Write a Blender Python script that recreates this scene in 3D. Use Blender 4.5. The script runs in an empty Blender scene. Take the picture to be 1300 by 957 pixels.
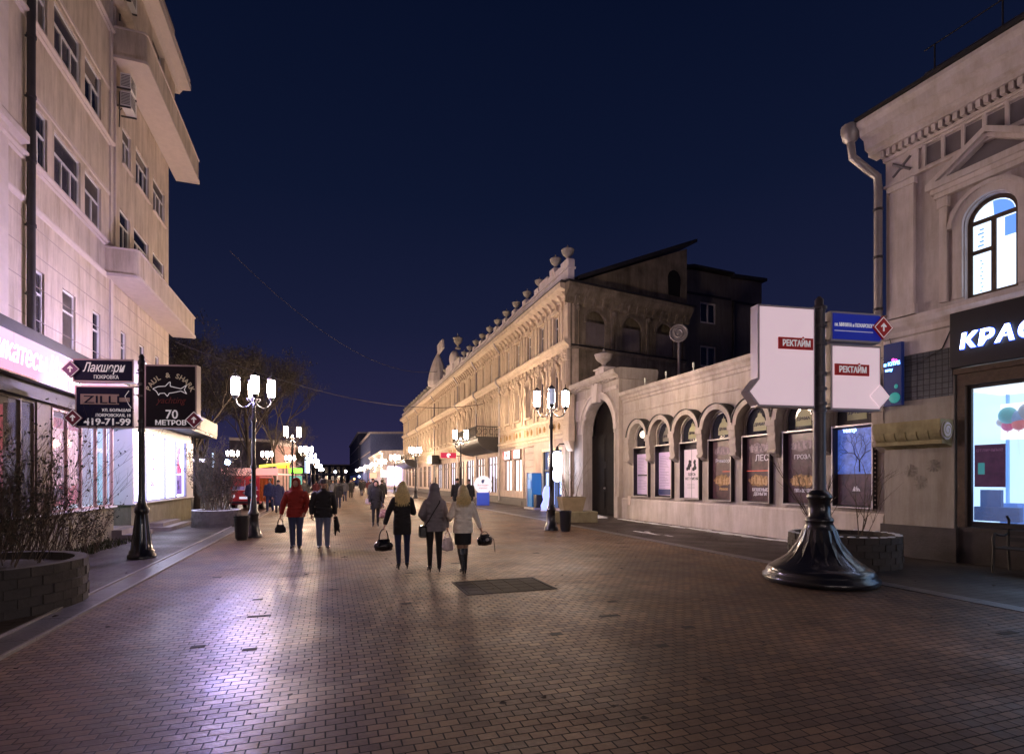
import bpy, bmesh, math, random
from mathutils import Vector, Matrix
random.seed(7)
R = math.radians
S = bpy.context.scene
COL = S.collection
PI = math.pi

# ---------------------------------------------------------------- camera, sky, exposure
PSI = math.atan(232/680)
cd = bpy.data.cameras.new('camera'); cam = bpy.data.objects.new('camera', cd); COL.objects.link(cam)
cam.location = (0, 0, 1.7); cam.rotation_euler = (R(90), 0, -PSI)
cd.sensor_width = 36; cd.lens = 680/1300*36; cd.shift_y = (609-478.5)/1300
cd.clip_end = 3000; cd.clip_start = .05
S.camera = cam
W = bpy.data.worlds.new('World'); S.world = W; W.use_nodes = True
nt = W.node_tree; nt.nodes.clear()
out = nt.nodes.new('ShaderNodeOutputWorld'); bg = nt.nodes.new('ShaderNodeBackground')
tc = nt.nodes.new('ShaderNodeTexCoord'); sp = nt.nodes.new('ShaderNodeSeparateXYZ')
rp = nt.nodes.new('ShaderNodeValToRGB'); nz = nt.nodes.new('ShaderNodeTexNoise'); nz.inputs['Scale'].default_value = 2.0
mx = nt.nodes.new('ShaderNodeMath'); mx.operation = 'MULTIPLY_ADD'
nt.links.new(tc.outputs['Generated'], sp.inputs[0]); nt.links.new(tc.outputs['Generated'], nz.inputs['Vector'])
nt.links.new(nz.outputs['Fac'], mx.inputs[0]); mx.inputs[1].default_value = .08
nt.links.new(sp.outputs['Z'], mx.inputs[2]); nt.links.new(mx.outputs[0], rp.inputs['Fac'])
cr = rp.color_ramp
cr.elements[0].position = 0.03; cr.elements[0].color = (.034, .027, .085, 1)
cr.elements[1].position = 0.75; cr.elements[1].color = (.0024, .0052, .021, 1)
for p, c in ((.14, (.021, .020, .064)), (.3, (.0105, .0135, .044)), (.5, (.0050, .0088, .031))):
    e = cr.elements.new(p); e.color = (*c, 1)
nt.links.new(rp.outputs[0], bg.inputs['Color']); bg.inputs['Strength'].default_value = .84
nt.links.new(bg.outputs[0], out.inputs[0])
S.view_settings.view_transform = 'Standard'; S.view_settings.look = 'None'; S.view_settings.exposure = .14; S.view_settings.gamma = 1
S.cycles.use_denoising = True; S.cycles.sample_clamp_indirect = 6; S.cycles.max_bounces = 5
S.cycles.caustics_reflective = False; S.cycles.caustics_refractive = False

# ---------------------------------------------------------------- materials
MATS = {}
def mat(name, col, rough=.7, metal=0, var=.0, vscale=3.0, bump=0.0, bscale=40, emit=None, es=0, dirt=0.0, coat=0, var_col=None, spec=None):
    if name in MATS: return MATS[name]
    m = bpy.data.materials.new(name); m.use_nodes = True; n = m.node_tree.nodes; l = m.node_tree.links
    b = n['Principled BSDF']; MATS[name] = m
    b.inputs['Base Color'].default_value = (*col, 1); b.inputs['Roughness'].default_value = rough; b.inputs['Metallic'].default_value = metal
    if spec is not None: b.inputs['Specular IOR Level'].default_value = spec
    if coat: b.inputs['Coat Weight'].default_value = coat; b.inputs['Coat Roughness'].default_value = .12
    t = n.new('ShaderNodeTexCoord')
    if var or var_col:
        z = n.new('ShaderNodeTexNoise'); z.inputs['Scale'].default_value = vscale; z.inputs['Detail'].default_value = 8; z.inputs['Roughness'].default_value = .65
        l.new(t.outputs['Object'], z.inputs['Vector'])
        r = n.new('ShaderNodeValToRGB'); r.color_ramp.elements[0].position = .3; r.color_ramp.elements[1].position = .7
        c2 = var_col or tuple(min(1, c*(1+var)) for c in col); c1 = tuple(c*(1-var) for c in col)
        r.color_ramp.elements[0].color = (*c1, 1); r.color_ramp.elements[1].color = (*c2, 1)
        l.new(z.outputs['Fac'], r.inputs['Fac']); last = r.outputs[0]
        if dirt:
            mp = n.new('ShaderNodeMapping'); mp.inputs['Scale'].default_value = (1.7, 1.7, .22)
            l.new(t.outputs['Object'], mp.inputs['Vector'])
            z2 = n.new('ShaderNodeTexNoise'); z2.inputs['Scale'].default_value = 1.6; z2.inputs['Detail'].default_value = 10; z2.inputs['Roughness'].default_value = .75
            l.new(mp.outputs[0], z2.inputs['Vector'])
            r2 = n.new('ShaderNodeValToRGB'); r2.color_ramp.elements[0].position = .42; r2.color_ramp.elements[1].position = .68
            r2.color_ramp.elements[0].color = (1, 1, 1, 1); k = 1-dirt; r2.color_ramp.elements[1].color = (k, k*.95, k*.85, 1)
            l.new(z2.outputs['Fac'], r2.inputs['Fac'])
            mm = n.new('ShaderNodeMixRGB'); mm.blend_type = 'MULTIPLY'; mm.inputs[0].default_value = 1
            l.new(last, mm.inputs[1]); l.new(r2.outputs[0], mm.inputs[2]); last = mm.outputs[0]
        l.new(last, b.inputs['Base Color'])
    if bump:
        z = n.new('ShaderNodeTexNoise'); z.inputs['Scale'].default_value = bscale; z.inputs['Detail'].default_value = 6
        l.new(t.outputs['Object'], z.inputs['Vector'])
        bp = n.new('ShaderNodeBump'); bp.inputs['Strength'].default_value = bump; bp.inputs['Distance'].default_value = .02
        l.new(z.outputs['Fac'], bp.inputs['Height']); l.new(bp.outputs[0], b.inputs['Normal'])
    if emit: b.inputs['Emission Color'].default_value = (*emit, 1); b.inputs['Emission Strength'].default_value = es
    return m

def brickmat(name, c1, c2, mort, bw, rh, ms=.006, wet=None, rough=.5, bump=.5, rvar=.2, wall=False, offset=.5, dirtc=None, rscale=.9):
    m = bpy.data.materials.new(name); m.use_nodes = True; n = m.node_tree.nodes; l = m.node_tree.links; b = n['Principled BSDF']; b.inputs['Specular IOR Level'].default_value = .36
    t = n.new('ShaderNodeTexCoord'); src = t.outputs['Object']
    if wall:
        mp = n.new('ShaderNodeMapping'); mp.inputs['Rotation'].default_value = (R(90), 0, 0)
        l.new(src, mp.inputs['Vector']); src = mp.outputs[0]
    # wobble the courses slightly, as hand-laid setts
    zw = n.new('ShaderNodeTexNoise'); zw.inputs['Scale'].default_value = .8; zw.inputs['Detail'].default_value = 3; l.new(src, zw.inputs['Vector'])
    vm = n.new('ShaderNodeVectorMath'); vm.operation = 'SCALE'; vm.inputs['Scale'].default_value = .05
    va = n.new('ShaderNodeVectorMath'); va.operation = 'ADD'; l.new(zw.outputs['Color'], vm.inputs[0]); l.new(src, va.inputs[0]); l.new(vm.outputs[0], va.inputs[1])
    br = n.new('ShaderNodeTexBrick'); br.inputs['Scale'].default_value = 1; br.inputs['Brick Width'].default_value = bw; br.inputs['Row Height'].default_value = rh
    br.inputs['Mortar Size'].default_value = ms; br.inputs['Mortar Smooth'].default_value = .3; br.offset = offset; br.inputs['Bias'].default_value = 0
    br.inputs['Color1'].default_value = (*c1, 1); br.inputs['Color2'].default_value = (*c2, 1); br.inputs['Mortar'].default_value = (*mort, 1)
    l.new(va.outputs[0], br.inputs['Vector'])
    z = n.new('ShaderNodeTexNoise'); z.inputs['Scale'].default_value = .38; z.inputs['Detail'].default_value = 10; z.inputs['Roughness'].default_value = .7
    l.new(src, z.inputs['Vector'])
    r2 = n.new('ShaderNodeValToRGB'); r2.color_ramp.elements[0].position = .32; r2.color_ramp.elements[1].position = .7
    r2.color_ramp.elements[0].color = (.42, .40, .38, 1); r2.color_ramp.elements[1].color = (1.45, 1.38, 1.3, 1); l.new(z.outputs['Fac'], r2.inputs['Fac'])
    mm = n.new('ShaderNodeMixRGB'); mm.blend_type = 'MULTIPLY'; mm.inputs[0].default_value = 1
    l.new(br.outputs['Color'], mm.inputs[1]); l.new(r2.outputs[0], mm.inputs[2])
    zf = n.new('ShaderNodeTexNoise'); zf.inputs['Scale'].default_value = 30; zf.inputs['Detail'].default_value = 5; l.new(src, zf.inputs['Vector'])
    r3 = n.new('ShaderNodeValToRGB'); r3.color_ramp.elements[0].color = (.7, .7, .7, 1); r3.color_ramp.elements[1].color = (1.25, 1.25, 1.25, 1); l.new(zf.outputs['Fac'], r3.inputs['Fac'])
    m3 = n.new('ShaderNodeMixRGB'); m3.blend_type = 'MULTIPLY'; m3.inputs[0].default_value = 1; l.new(mm.outputs[0], m3.inputs[1]); l.new(r3.outputs[0], m3.inputs[2])
    l.new(m3.outputs[0], b.inputs['Base Color'])
    zr = n.new('ShaderNodeTexNoise'); zr.inputs['Scale'].default_value = rscale; zr.inputs['Detail'].default_value = 6; l.new(src, zr.inputs['Vector'])
    mr = n.new('ShaderNodeMapRange'); mr.inputs['From Min'].default_value = .3; mr.inputs['From Max'].default_value = .7
    mr.inputs['To Min'].default_value = max(.28, rough-rvar); mr.inputs['To Max'].default_value = min(1, rough+rvar)
    l.new(zr.outputs['Fac'], mr.inputs['Value'])
    ad = n.new('ShaderNodeMath'); ad.operation = 'MULTIPLY_ADD'; ad.inputs[1].default_value = .35; l.new(br.outputs['Fac'], ad.inputs[0]); l.new(mr.outputs[0], ad.inputs[2])
    l.new(ad.outputs[0], b.inputs['Roughness'])
    if wet:
        # a damp, washed strip with a ragged outline: (cx, cy, rx, ry)
        mpw = n.new('ShaderNodeMapping'); mpw.vector_type = 'TEXTURE'; mpw.inputs['Location'].default_value = (wet[0], wet[1], 0); mpw.inputs['Scale'].default_value = (wet[2], wet[3], 1)
        nzw = n.new('ShaderNodeTexNoise'); nzw.inputs['Scale'].default_value = 1.3; nzw.inputs['Detail'].default_value = 5; l.new(t.outputs['Object'], nzw.inputs['Vector'])
        sc_ = n.new('ShaderNodeVectorMath'); sc_.operation = 'SCALE'; sc_.inputs['Scale'].default_value = .9; l.new(nzw.outputs['Color'], sc_.inputs[0])
        of_ = n.new('ShaderNodeVectorMath'); of_.operation = 'ADD'; l.new(t.outputs['Object'], of_.inputs[0]); l.new(sc_.outputs[0], of_.inputs[1]); l.new(of_.outputs[0], mpw.inputs['Vector'])
        ln_ = n.new('ShaderNodeVectorMath'); ln_.operation = 'LENGTH'; l.new(mpw.outputs[0], ln_.inputs[0])
        mw = n.new('ShaderNodeMapRange'); mw.inputs['From Min'].default_value = .75; mw.inputs['From Max'].default_value = 1.1; mw.inputs['To Min'].default_value = .64; mw.inputs['To Max'].default_value = 1.0; l.new(ln_.outputs['Value'], mw.inputs['Value'])
        mu = n.new('ShaderNodeMath'); mu.operation = 'MULTIPLY'; l.new(ad.outputs[0], mu.inputs[0]); l.new(mw.outputs[0], mu.inputs[1]); l.new(mu.outputs[0], b.inputs['Roughness'])
    # height: joints down, each stone slightly uneven
    h1 = n.new('ShaderNodeMath'); h1.operation = 'MULTIPLY_ADD'; h1.inputs[1].default_value = -1.0; l.new(br.outputs['Fac'], h1.inputs[0])
    h2 = n.new('ShaderNodeMath'); h2.operation = 'MULTIPLY'; h2.inputs[1].default_value = .35; l.new(zf.outputs['Fac'], h2.inputs[0])
    zc = n.new('ShaderNodeTexNoise'); zc.inputs['Scale'].default_value = 5; l.new(src, zc.inputs['Vector'])
    h3 = n.new('ShaderNodeMath'); h3.operation = 'MULTIPLY_ADD'; h3.inputs[1].default_value = 1.2; l.new(zc.outputs['Fac'], h3.inputs[0]); l.new(h2.outputs[0], h3.inputs[2])
    l.new(h3.outputs[0], h1.inputs[2])
    bp = n.new('ShaderNodeBump'); bp.inputs['Strength'].default_value = bump; bp.inputs['Distance'].default_value = .008
    l.new(h1.outputs[0], bp.inputs['Height']); l.new(bp.outputs[0], b.inputs['Normal'])
    MATS[name] = m
    return m

def glow(name, col, s): return mat(name, (.02, .02, .02), .5, emit=col, es=s)

M = {}
M['plasterL'] = mat('plaster_cream', (.64, .54, .46), .85, var=.14, vscale=.9, bump=.3, bscale=25, dirt=.38)
M['plasterG'] = mat('plaster_grey', (.43, .40, .37), .85, var=.13, vscale=1.5, bump=.3, bscale=18, dirt=.3)
M['plasterT'] = mat('plaster_theatre', (.46, .41, .38), .85, var=.16, vscale=1.1, bump=.35, bscale=16, dirt=.35)
M['plinthT'] = mat('plinth_theatre', (.60, .54, .53), .8, var=.12, vscale=1.6, bump=.3, bscale=14, dirt=.3)
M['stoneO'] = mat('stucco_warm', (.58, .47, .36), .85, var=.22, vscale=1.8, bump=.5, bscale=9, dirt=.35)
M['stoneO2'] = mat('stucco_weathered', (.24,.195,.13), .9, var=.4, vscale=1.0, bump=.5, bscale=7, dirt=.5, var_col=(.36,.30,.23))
M['trimO'] = mat('trim_warm', (.64, .53, .42), .8, var=.12, vscale=3, bump=.4, bscale=12, dirt=.25)
M['trimL'] = mat('trim_pale', (.62, .53, .5), .8, var=.08, vscale=4, bump=.2, bscale=20)
M['paleR'] = mat('plaster_pale', (.68, .62, .64), .82, var=.14, vscale=1.3, bump=.3, bscale=20, dirt=.35)
M['trimR'] = mat('trim_pale_right', (.75, .68, .70), .8, var=.10, vscale=2, bump=.25, bscale=20, dirt=.25)
M['panelR'] = mat('frieze_panel', (.20, .18, .20), .85, var=.1)
M['greyB'] = mat('grey_render', (.19, .17, .16), .9, var=.15, vscale=.8, bump=.2, bscale=12, dirt=.3)
M['roof'] = mat('roof_dark', (.03, .028, .03), .6, var=.2, bump=.2)
M['pipe'] = mat('pipe_dark', (.05, .045, .05), .5, var=.2, bump=.1)
M['pipeL'] = mat('pipe_galvanised', (.38, .35, .36), .45, metal=.5, var=.15)
M['white'] = mat('white_frame', (.72, .70, .70), .45)
M['wood'] = mat('wood_brown', (.10, .065, .045), .6, var=.3, vscale=9, bump=.2)
M['glassD'] = mat('glass_dark', (.012, .013, .02), .06, var=.5, vscale=2.5, spec=.8)
M['glassB'] = mat('glass_blueish', (.02, .022, .035), .08, spec=.8)
M['iron'] = mat('iron_black', (.012, .012, .015), .28, var=.2, bump=.15, bscale=30, coat=.5)
M['ironR'] = mat('iron_rough', (.018, .016, .016), .5, var=.3, bump=.3, bscale=30)
M['plinthD'] = mat('plinth_dark', (.06, .05, .05), .6, var=.3, bump=.3, bscale=20)
M['concrete'] = mat('concrete_olive', (.19, .17, .11), .85, var=.2, vscale=4, bump=.4, bscale=25, dirt=.3)
M['snow'] = mat('snow', (.75, .76, .8), .75, var=.1, bump=.6, bscale=30)
M['soil'] = mat('soil', (.03, .022, .018), .95, var=.4, bump=.8, bscale=25)
M['bark'] = mat('bark', (.038, .029, .023), .9, var=.35, vscale=8, bump=.6, bscale=25)
M['twig'] = mat('twig', (.085, .06, .042), .85, var=.35, vscale=5)
M['leaf'] = mat('leaf_dull', (.034, .030, .020), .8, var=.4, vscale=2)
M['grassm'] = mat('grass_dull', (.035, .04, .018), .9, var=.4, vscale=8)
M['signW'] = mat('sign_white', (.80, .66, .70), .35, var=.10, vscale=2, emit=(.90, .66, .74), es=.5)
M['signF'] = mat('sign_frame', (.46, .42, .43), .4, metal=.4, var=.08)
M['signD'] = mat('sign_dark', (.020, .020, .026), .6, spec=.12)
M['signN'] = mat('sign_navy', (.014, .018, .05), .6, spec=.12)
M['signB'] = mat('sign_blue', (.01, .03, .40), .4, emit=(.01, .03, .5), es=.22)
M['red'] = mat('sign_red', (.42, .015, .015), .45, emit=(.5, .02, .02), es=.1)
M['diam'] = mat('diamond_red', (.22, .03, .06), .4)
M['diamP'] = mat('diamond_purple', (.20, .05, .20), .4)
M['letW'] = mat('letters_white', (.8, .78, .78), .5, emit=(.9, .85, .9), es=.25)
M['letC'] = mat('letters_cream', (.62, .58, .42), .5, emit=(.6, .56, .4), es=.08)
M['letR'] = mat('letters_maroon', (.16, .03, .025), .5)
M['bin'] = mat('bin_black', (.012, .012, .014), .35, var=.2)

paving = brickmat('paving_setts', (.205, .124, .070), (.105, .064, .040), (.022, .016, .013), .136, .092, ms=.006, rough=.56, bump=1.0, rvar=.10, wet=(-.7, 6.6, 1.25, 5.2))
sidepave = brickmat('pavement_dark', (.055, .041, .037), (.04, .031, .028), (.022, .018, .016), .32, .16, ms=.005, rough=.55, bump=.35, rvar=.14)
planterbrick = brickmat('planter_brick', (.13, .11, .10), (.07, .06, .058), (.16, .14, .13), .30, .10, ms=.012, rough=.8, bump=1.0, rvar=.1)
drainm = mat('drain_stone', (.09, .085, .09), .38, var=.3, vscale=6, bump=.5, bscale=30)
kerbm = mat('kerb_stone', (.30, .27, .27), .4, var=.2, vscale=5, bump=.4, bscale=25)

# ---------------------------------------------------------------- mesh builder
class MB:
    def __init__(s): s.v = []; s.f = []; s.m = []; s.sm = []
    def add(s, vs, fs, mi=0, smooth=False):
        o = len(s.v); s.v += [tuple(v) for v in vs]; s.f += [tuple(i+o for i in f) for f in fs]; s.m += [mi]*len(fs); s.sm += [smooth]*len(fs); return s
    def box(s, x0, y0, z0, x1, y1, z1, mi=0):
        if x0 > x1: x0, x1 = x1, x0
        if y0 > y1: y0, y1 = y1, y0
        if z0 > z1: z0, z1 = z1, z0
        return s.add([(x0,y0,z0),(x1,y0,z0),(x1,y1,z0),(x0,y1,z0),(x0,y0,z1),(x1,y0,z1),(x1,y1,z1),(x0,y1,z1)],
              [(0,3,2,1),(4,5,6,7),(0,1,5,4),(1,2,6,5),(2,3,7,6),(3,0,4,7)], mi)
    def bbox(s, x0, y0, z0, x1, y1, z1, b=.01, mi=0):
        """box with chamfered vertical and horizontal edges"""
        bm = bmesh.new(); bmesh.ops.create_cube(bm, size=1)
        for v in bm.verts: v.co = Vector(((x0+x1)/2+v.co.x*(x1-x0), (y0+y1)/2+v.co.y*(y1-y0), (z0+z1)/2+v.co.z*(z1-z0)))
        bmesh.ops.bevel(bm, geom=list(bm.edges), offset=b, segments=2, affect='EDGES', profile=.5)
        bm.verts.ensure_lookup_table()
        s.add([v.co[:] for v in bm.verts], [[v.index for v in f.verts] for f in bm.faces], mi); bm.free(); return s
    def prism(s, pts, y0, y1, mi=0, smooth=False):
        """polygon pts in local x-z, extruded from y0 to y1 (front = smaller y)"""
        n = len(pts); a = sum(pts[i][0]*pts[(i+1)%n][1]-pts[(i+1)%n][0]*pts[i][1] for i in range(n))
        if a < 0: pts = pts[::-1]
        vs = [(p[0], y0, p[1]) for p in pts]+[(p[0], y1, p[1]) for p in pts]
        s.add(vs, [tuple(range(n)), tuple(range(2*n-1, n-1, -1))], mi)
        s.add(vs, [(i, n+i, n+(i+1)%n, (i+1)%n) for i in range(n)], mi, smooth); return s
    def profx(s, pts, x0, x1, mi=0):
        """profile pts in (y,z), extruded along x"""
        n = len(pts); a = sum(pts[i][0]*pts[(i+1)%n][1]-pts[(i+1)%n][0]*pts[i][1] for i in range(n))
        if a < 0: pts = pts[::-1]
        vs = [(x0, p[0], p[1]) for p in pts]+[(x1, p[0], p[1]) for p in pts]
        return s.add(vs, [tuple(range(n-1, -1, -1)), tuple(range(n, 2*n))]+[(i, (i+1)%n, n+(i+1)%n, n+i) for i in range(n)], mi)
    def lathe(s, prof, cx=0, cy=0, cz=0, n=24, mi=0, flute=0, cap=True, a0=0, a1=2*PI):
        vs = []; full = abs(a1-a0-2*PI) < 1e-6; k = n if full else n+1
        for (r, z) in prof:
            for i in range(k):
                a = a0+(a1-a0)*i/n; rr = r*(1+(flute if i % 2 else 0)); vs.append((cx+rr*math.cos(a), cy+rr*math.sin(a), cz+z))
        fs = []
        for j in range(len(prof)-1):
            for i in range(n):
                i2 = (i+1) % k; fs.append((j*k+i, j*k+i2, (j+1)*k+i2, (j+1)*k+i))
        s.add(vs, fs, mi, not flute)
        if cap and full:
            s.add(vs[:k], [tuple(range(k-1, -1, -1))], mi); s.add(vs[-k:], [tuple(range(k))], mi)
        return s
    def tube(s, pts, r, n=6, mi=0, caps=True):
        pts = [Vector(p) for p in pts]; rs = r if isinstance(r, (list, tuple)) else [r]*len(pts); vs = []; prev = None
        for i, p in enumerate(pts):
            t = (pts[min(i+1, len(pts)-1)]-pts[max(i-1, 0)])
            if t.length < 1e-9: t = Vector((0, 0, 1))
            t.normalize()
            if prev is None: u = t.cross(Vector((0, 0, 1))) if abs(t.z) < .9 else t.cross(Vector((1, 0, 0)))
            else: u = prev-t*prev.dot(t)
            u.normalize(); prev = u; w = t.cross(u)
            for k in range(n):
                a = 2*PI*k/n; vs.append(p+(u*math.cos(a)+w*math.sin(a))*rs[i])
        fs = []
        for i in range(len(pts)-1):
            for k in range(n): fs.append((i*n+k, i*n+(k+1)%n, (i+1)*n+(k+1)%n, (i+1)*n+k))
        s.add(vs, fs, mi, n > 4)
        if caps: s.add(vs[:n], [tuple(range(n-1, -1, -1))], mi); s.add(vs[-n:], [tuple(range(n))], mi)
        return s
    def sphere(s, c, rx, ry=None, rz=None, n=12, m=8, mi=0):
        ry = ry or rx; rz = rz or rx; vs = []; fs = []
        for j in range(m+1):
            th = PI*j/m
            for i in range(n):
                a = 2*PI*i/n; vs.append((c[0]+rx*math.sin(th)*math.cos(a), c[1]+ry*math.sin(th)*math.sin(a), c[2]-rz*math.cos(th)))
        for j in range(m):
            for i in range(n): fs.append((j*n+i, j*n+(i+1)%n, (j+1)*n+(i+1)%n, (j+1)*n+i))
        return s.add(vs, fs, mi, True)
    def xf(s, mtx, start=0):
        for i in range(start, len(s.v)): s.v[i] = tuple(mtx @ Vector(s.v[i]))
        return s
    def build(s, name, mats, parent=None, loc=None, rot=None, **props):
        me = bpy.data.meshes.new(name); me.from_pydata(s.v, [], s.f); me.validate()
        for mm in (mats if isinstance(mats, (list, tuple)) else [mats]): me.materials.append(mm)
        if len(me.polygons) == len(s.f):
            me.polygons.foreach_set('material_index', s.m); me.polygons.foreach_set('use_smooth', s.sm)
        me.update()
        o = bpy.data.objects.new(name, me); COL.objects.link(o)
        if parent: o.parent = parent
        if loc: o.location = loc
        if rot: o.rotation_euler = rot
        for k, v in props.items(): o[k] = v
        return o

def root(name, label, cat, loc=(0,0,0), rz=0, group=None, kind=None):
    o = bpy.data.objects.new(name, None); COL.objects.link(o); o.location = loc; o.rotation_euler = (0, 0, rz)
    o.empty_display_size = .3
    o['label'] = label; o['category'] = cat
    if group: o['group'] = group
    if kind: o['kind'] = kind
    return o
def dup(o, parent=None, **kw):
    c = o.copy(); COL.objects.link(c)
    if parent: c.parent = parent
    for ch in o.children: dup(ch, c)
    for k, v in kw.items():
        if k == 'loc': c.location = v
        elif k == 'rz': c.rotation_euler = (0, 0, v)
        else: c[k] = v
    return c
def struct(name, mb, m, **kw): return mb.build(name, m, kind='structure', **kw)

def text(body, size, x, y, z, parent, m, name='lettering', align='LEFT', shear=0, bold=0.0, spacing=1.0, ext=.004, width=None, rot=(R(90), 0, 0)):
    """text as a mesh standing in the local x-z plane, front towards -y"""
    cu = bpy.data.curves.new(name, 'FONT'); cu.body = body; cu.size = size; cu.align_x = align; cu.extrude = ext; cu.shear = shear
    cu.space_character = spacing
    if bold: cu.offset = bold
    cu.resolution_u = 3
    o = bpy.data.objects.new('tmp', cu); COL.objects.link(o)
    dg = bpy.context.evaluated_depsgraph_get(); dg.update(); me = bpy.data.meshes.new_from_object(o.evaluated_get(dg))
    bpy.data.objects.remove(o); bpy.data.curves.remove(cu)
    if width:
        xs = [v.co.x for v in me.vertices]; w = max(xs)-min(xs); k = width/w
        for v in me.vertices: v.co.x *= k
    me.materials.clear(); me.materials.append(m); me.name = name
    t = bpy.data.objects.new(name, me); COL.objects.link(t); t.parent = parent; t.location = (x, y, z); t.rotation_euler = rot
    return t

def arc(cx, cz, r, a0, a1, n=14, ry=None):
    ry = ry or r
    return [(cx+r*math.cos(a0+(a1-a0)*i/n), cz+ry*math.sin(a0+(a1-a0)*i/n)) for i in range(n+1)]

def wall(mb, x0, x1, z0, z1, holes, depth=.3, y=0.0, mi=0, thick=.5):
    """wall slab, front at y, with rectangular or arched (x0,x1,z0,z1,'arch') openings"""
    xs = sorted({x0, x1} | {h[0] for h in holes} | {h[1] for h in holes}); xs = [v for v in xs if x0 <= v <= x1]
    zs = sorted({z0, z1} | {h[2] for h in holes} | {h[3] for h in holes}); zs = [v for v in zs if z0 <= v <= z1]
    for i in range(len(xs)-1):
        for j in range(len(zs)-1):
            cx = (xs[i]+xs[i+1])/2; cz = (zs[j]+zs[j+1])/2
            if any(h[0] < cx < h[1] and h[2] < cz < h[3] for h in holes): continue
            mb.add([(xs[i], y, zs[j]), (xs[i+1], y, zs[j]), (xs[i+1], y, zs[j+1]), (xs[i], y, zs[j+1])], [(0, 1, 2, 3)], mi)
    for h in holes:
        a, b, c, d = h[:4]
        if len(h) > 4:
            r = (b-a)/2; sp_ = d-r; n = 12; pts = arc((a+b)/2, sp_, r, PI, 0, n)
            for i in range(n):
                p, q = pts[i], pts[i+1]
                corner = (a, d) if i < n/2 else (b, d)
                mb.add([(p[0], y, p[1]), (q[0], y, q[1]), (corner[0], y, corner[1])], [(0, 1, 2)], mi)
                mb.add([(p[0], y, p[1]), (p[0], y+depth, p[1]), (q[0], y+depth, q[1]), (q[0], y, q[1])], [(0, 1, 2, 3)], mi, True)
            mb.add([((a+b)/2, y, d), (a, y, d), (b, y, d)], [(0, 1, 2)], mi) if False else None
            top = sp_
        else:
            top = d; mb.add([(a, y, d), (b, y, d), (b, y+depth, d), (a, y+depth, d)], [(0, 1, 2, 3)], mi)
        mb.add([(a, y, c), (b, y, c), (b, y+depth, c), (a, y+depth, c)], [(0, 3, 2, 1)], mi)
        mb.add([(a, y, c), (a, y+depth, c), (a, y+depth, top), (a, y, top)], [(0, 1, 2, 3)], mi)
        mb.add([(b, y, c), (b, y, top), (b, y+depth, top), (b, y+depth, c)], [(0, 1, 2, 3)], mi)
    # back, top and ends
    yb = y+thick
    mb.add([(x0, yb, z0), (x1, yb, z0), (x1, yb, z1), (x0, yb, z1)], [(3, 2, 1, 0)], mi)
    mb.add([(x0, y, z1), (x1, y, z1), (x1, yb, z1), (x0, yb, z1)], [(0, 1, 2, 3)], mi)
    mb.add([(x0, y, z0), (x0, yb, z0), (x0, yb, z1), (x0, y, z1)], [(3, 2, 1, 0)], mi)
    mb.add([(x1, y, z0), (x1, yb, z0), (x1, yb, z1), (x1, y, z1)], [(0, 1, 2, 3)], mi)
    return mb

def window(parent, x0, x1, z0, z1, y, fm, gm, lights=2, transom=.65, fw=.05, arched=False, curtain=None, sill=None, lit=None, name='window'):
    """framed window set in an opening: window > pane (> sill)"""
    f = MB(); w = x1-x0; d = .06
    f.box(x0, y-d, z0, x0+fw, y, z1-(w/2 if arched else 0)); f.box(x1-fw, y-d, z0, x1, y, z1-(w/2 if arched else 0)); f.box(x0+fw, y-d, z0, x1-fw, y, z0+fw)
    zt = z0+(z1-z0)*transom
    if arched:
        r = w/2; cz = z1-r; o_ = arc((x0+x1)/2, cz, r, 0, PI, 12); i_ = arc((x0+x1)/2, cz, r-fw, PI, 0, 12)
        for k in range(12):
            a, b = o_[k], o_[k+1]; c, e = i_[12-k], i_[11-k]
            f.add([(a[0], y-d, a[1]), (b[0], y-d, b[1]), (e[0], y-d, e[1]), (c[0], y-d, c[1])], [(3, 2, 1, 0)])
            f.add([(c[0], y-d, c[1]), (e[0], y-d, e[1]), (e[0], y, e[1]), (c[0], y, c[1])], [(0, 1, 2, 3)])
        zt = cz
    else: f.box(x0+fw, y-d, z1-fw, x1-fw, y, z1)
    f.box(x0+fw, y-d-.005, zt-fw/2, x1-fw, y-.004, zt+fw/2)
    for k in range(1, lights):
        xm = x0+w*k/lights; f.box(xm-fw/2, y-d-.003, z0+fw, xm+fw/2, y-.006, zt-fw/2)
    fo = f.build(name, fm, parent)
    g = MB()
    if arched:
        r = w/2-fw*.5; pts = [(x0+fw*.5, z0+.01), (x1-fw*.5, z0+.01)]+arc((x0+x1)/2, z1-w/2, r, 0, PI, 12)
        g.prism(pts, y-.03, y-.022)
    else: g.box(x0+.01, y-.03, z0+.01, x1-.01, y-.022, z1-.01)
    g.build('pane', gm, fo)
    if sill: MB().box(x0-.05, -sill, z0-.05, x1+.05, y-d-.002, z0-.003).build('sill', M['trimL'], fo)
    return fo
# ================================================================= THE SETTING
def sheet(name, x0, y0, x1, y1, z, m, **kw):
    return struct(name, MB().add([(x0,y0,z),(x1,y0,z),(x1,y1,z),(x0,y1,z)], [(0,1,2,3)]), m, **kw)
asph = mat('asphalt', (.05, .048, .05), .8, var=.2, bump=.2)
sheet('ground', -900, -300, 900, 1500, -.012, asph)
sheet('street', -2.93, -25, 8.42, 420, 0, paving)
sheet('pavement', -5.83, -25, -3.37, 300, .004, sidepave)
sheet('side_pavement', 8.72, -25, 13.4, 300, .004, sidepave)
sheet('side_street', -30, 28.2, -5.83, 40, .002, sidepave)
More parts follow.
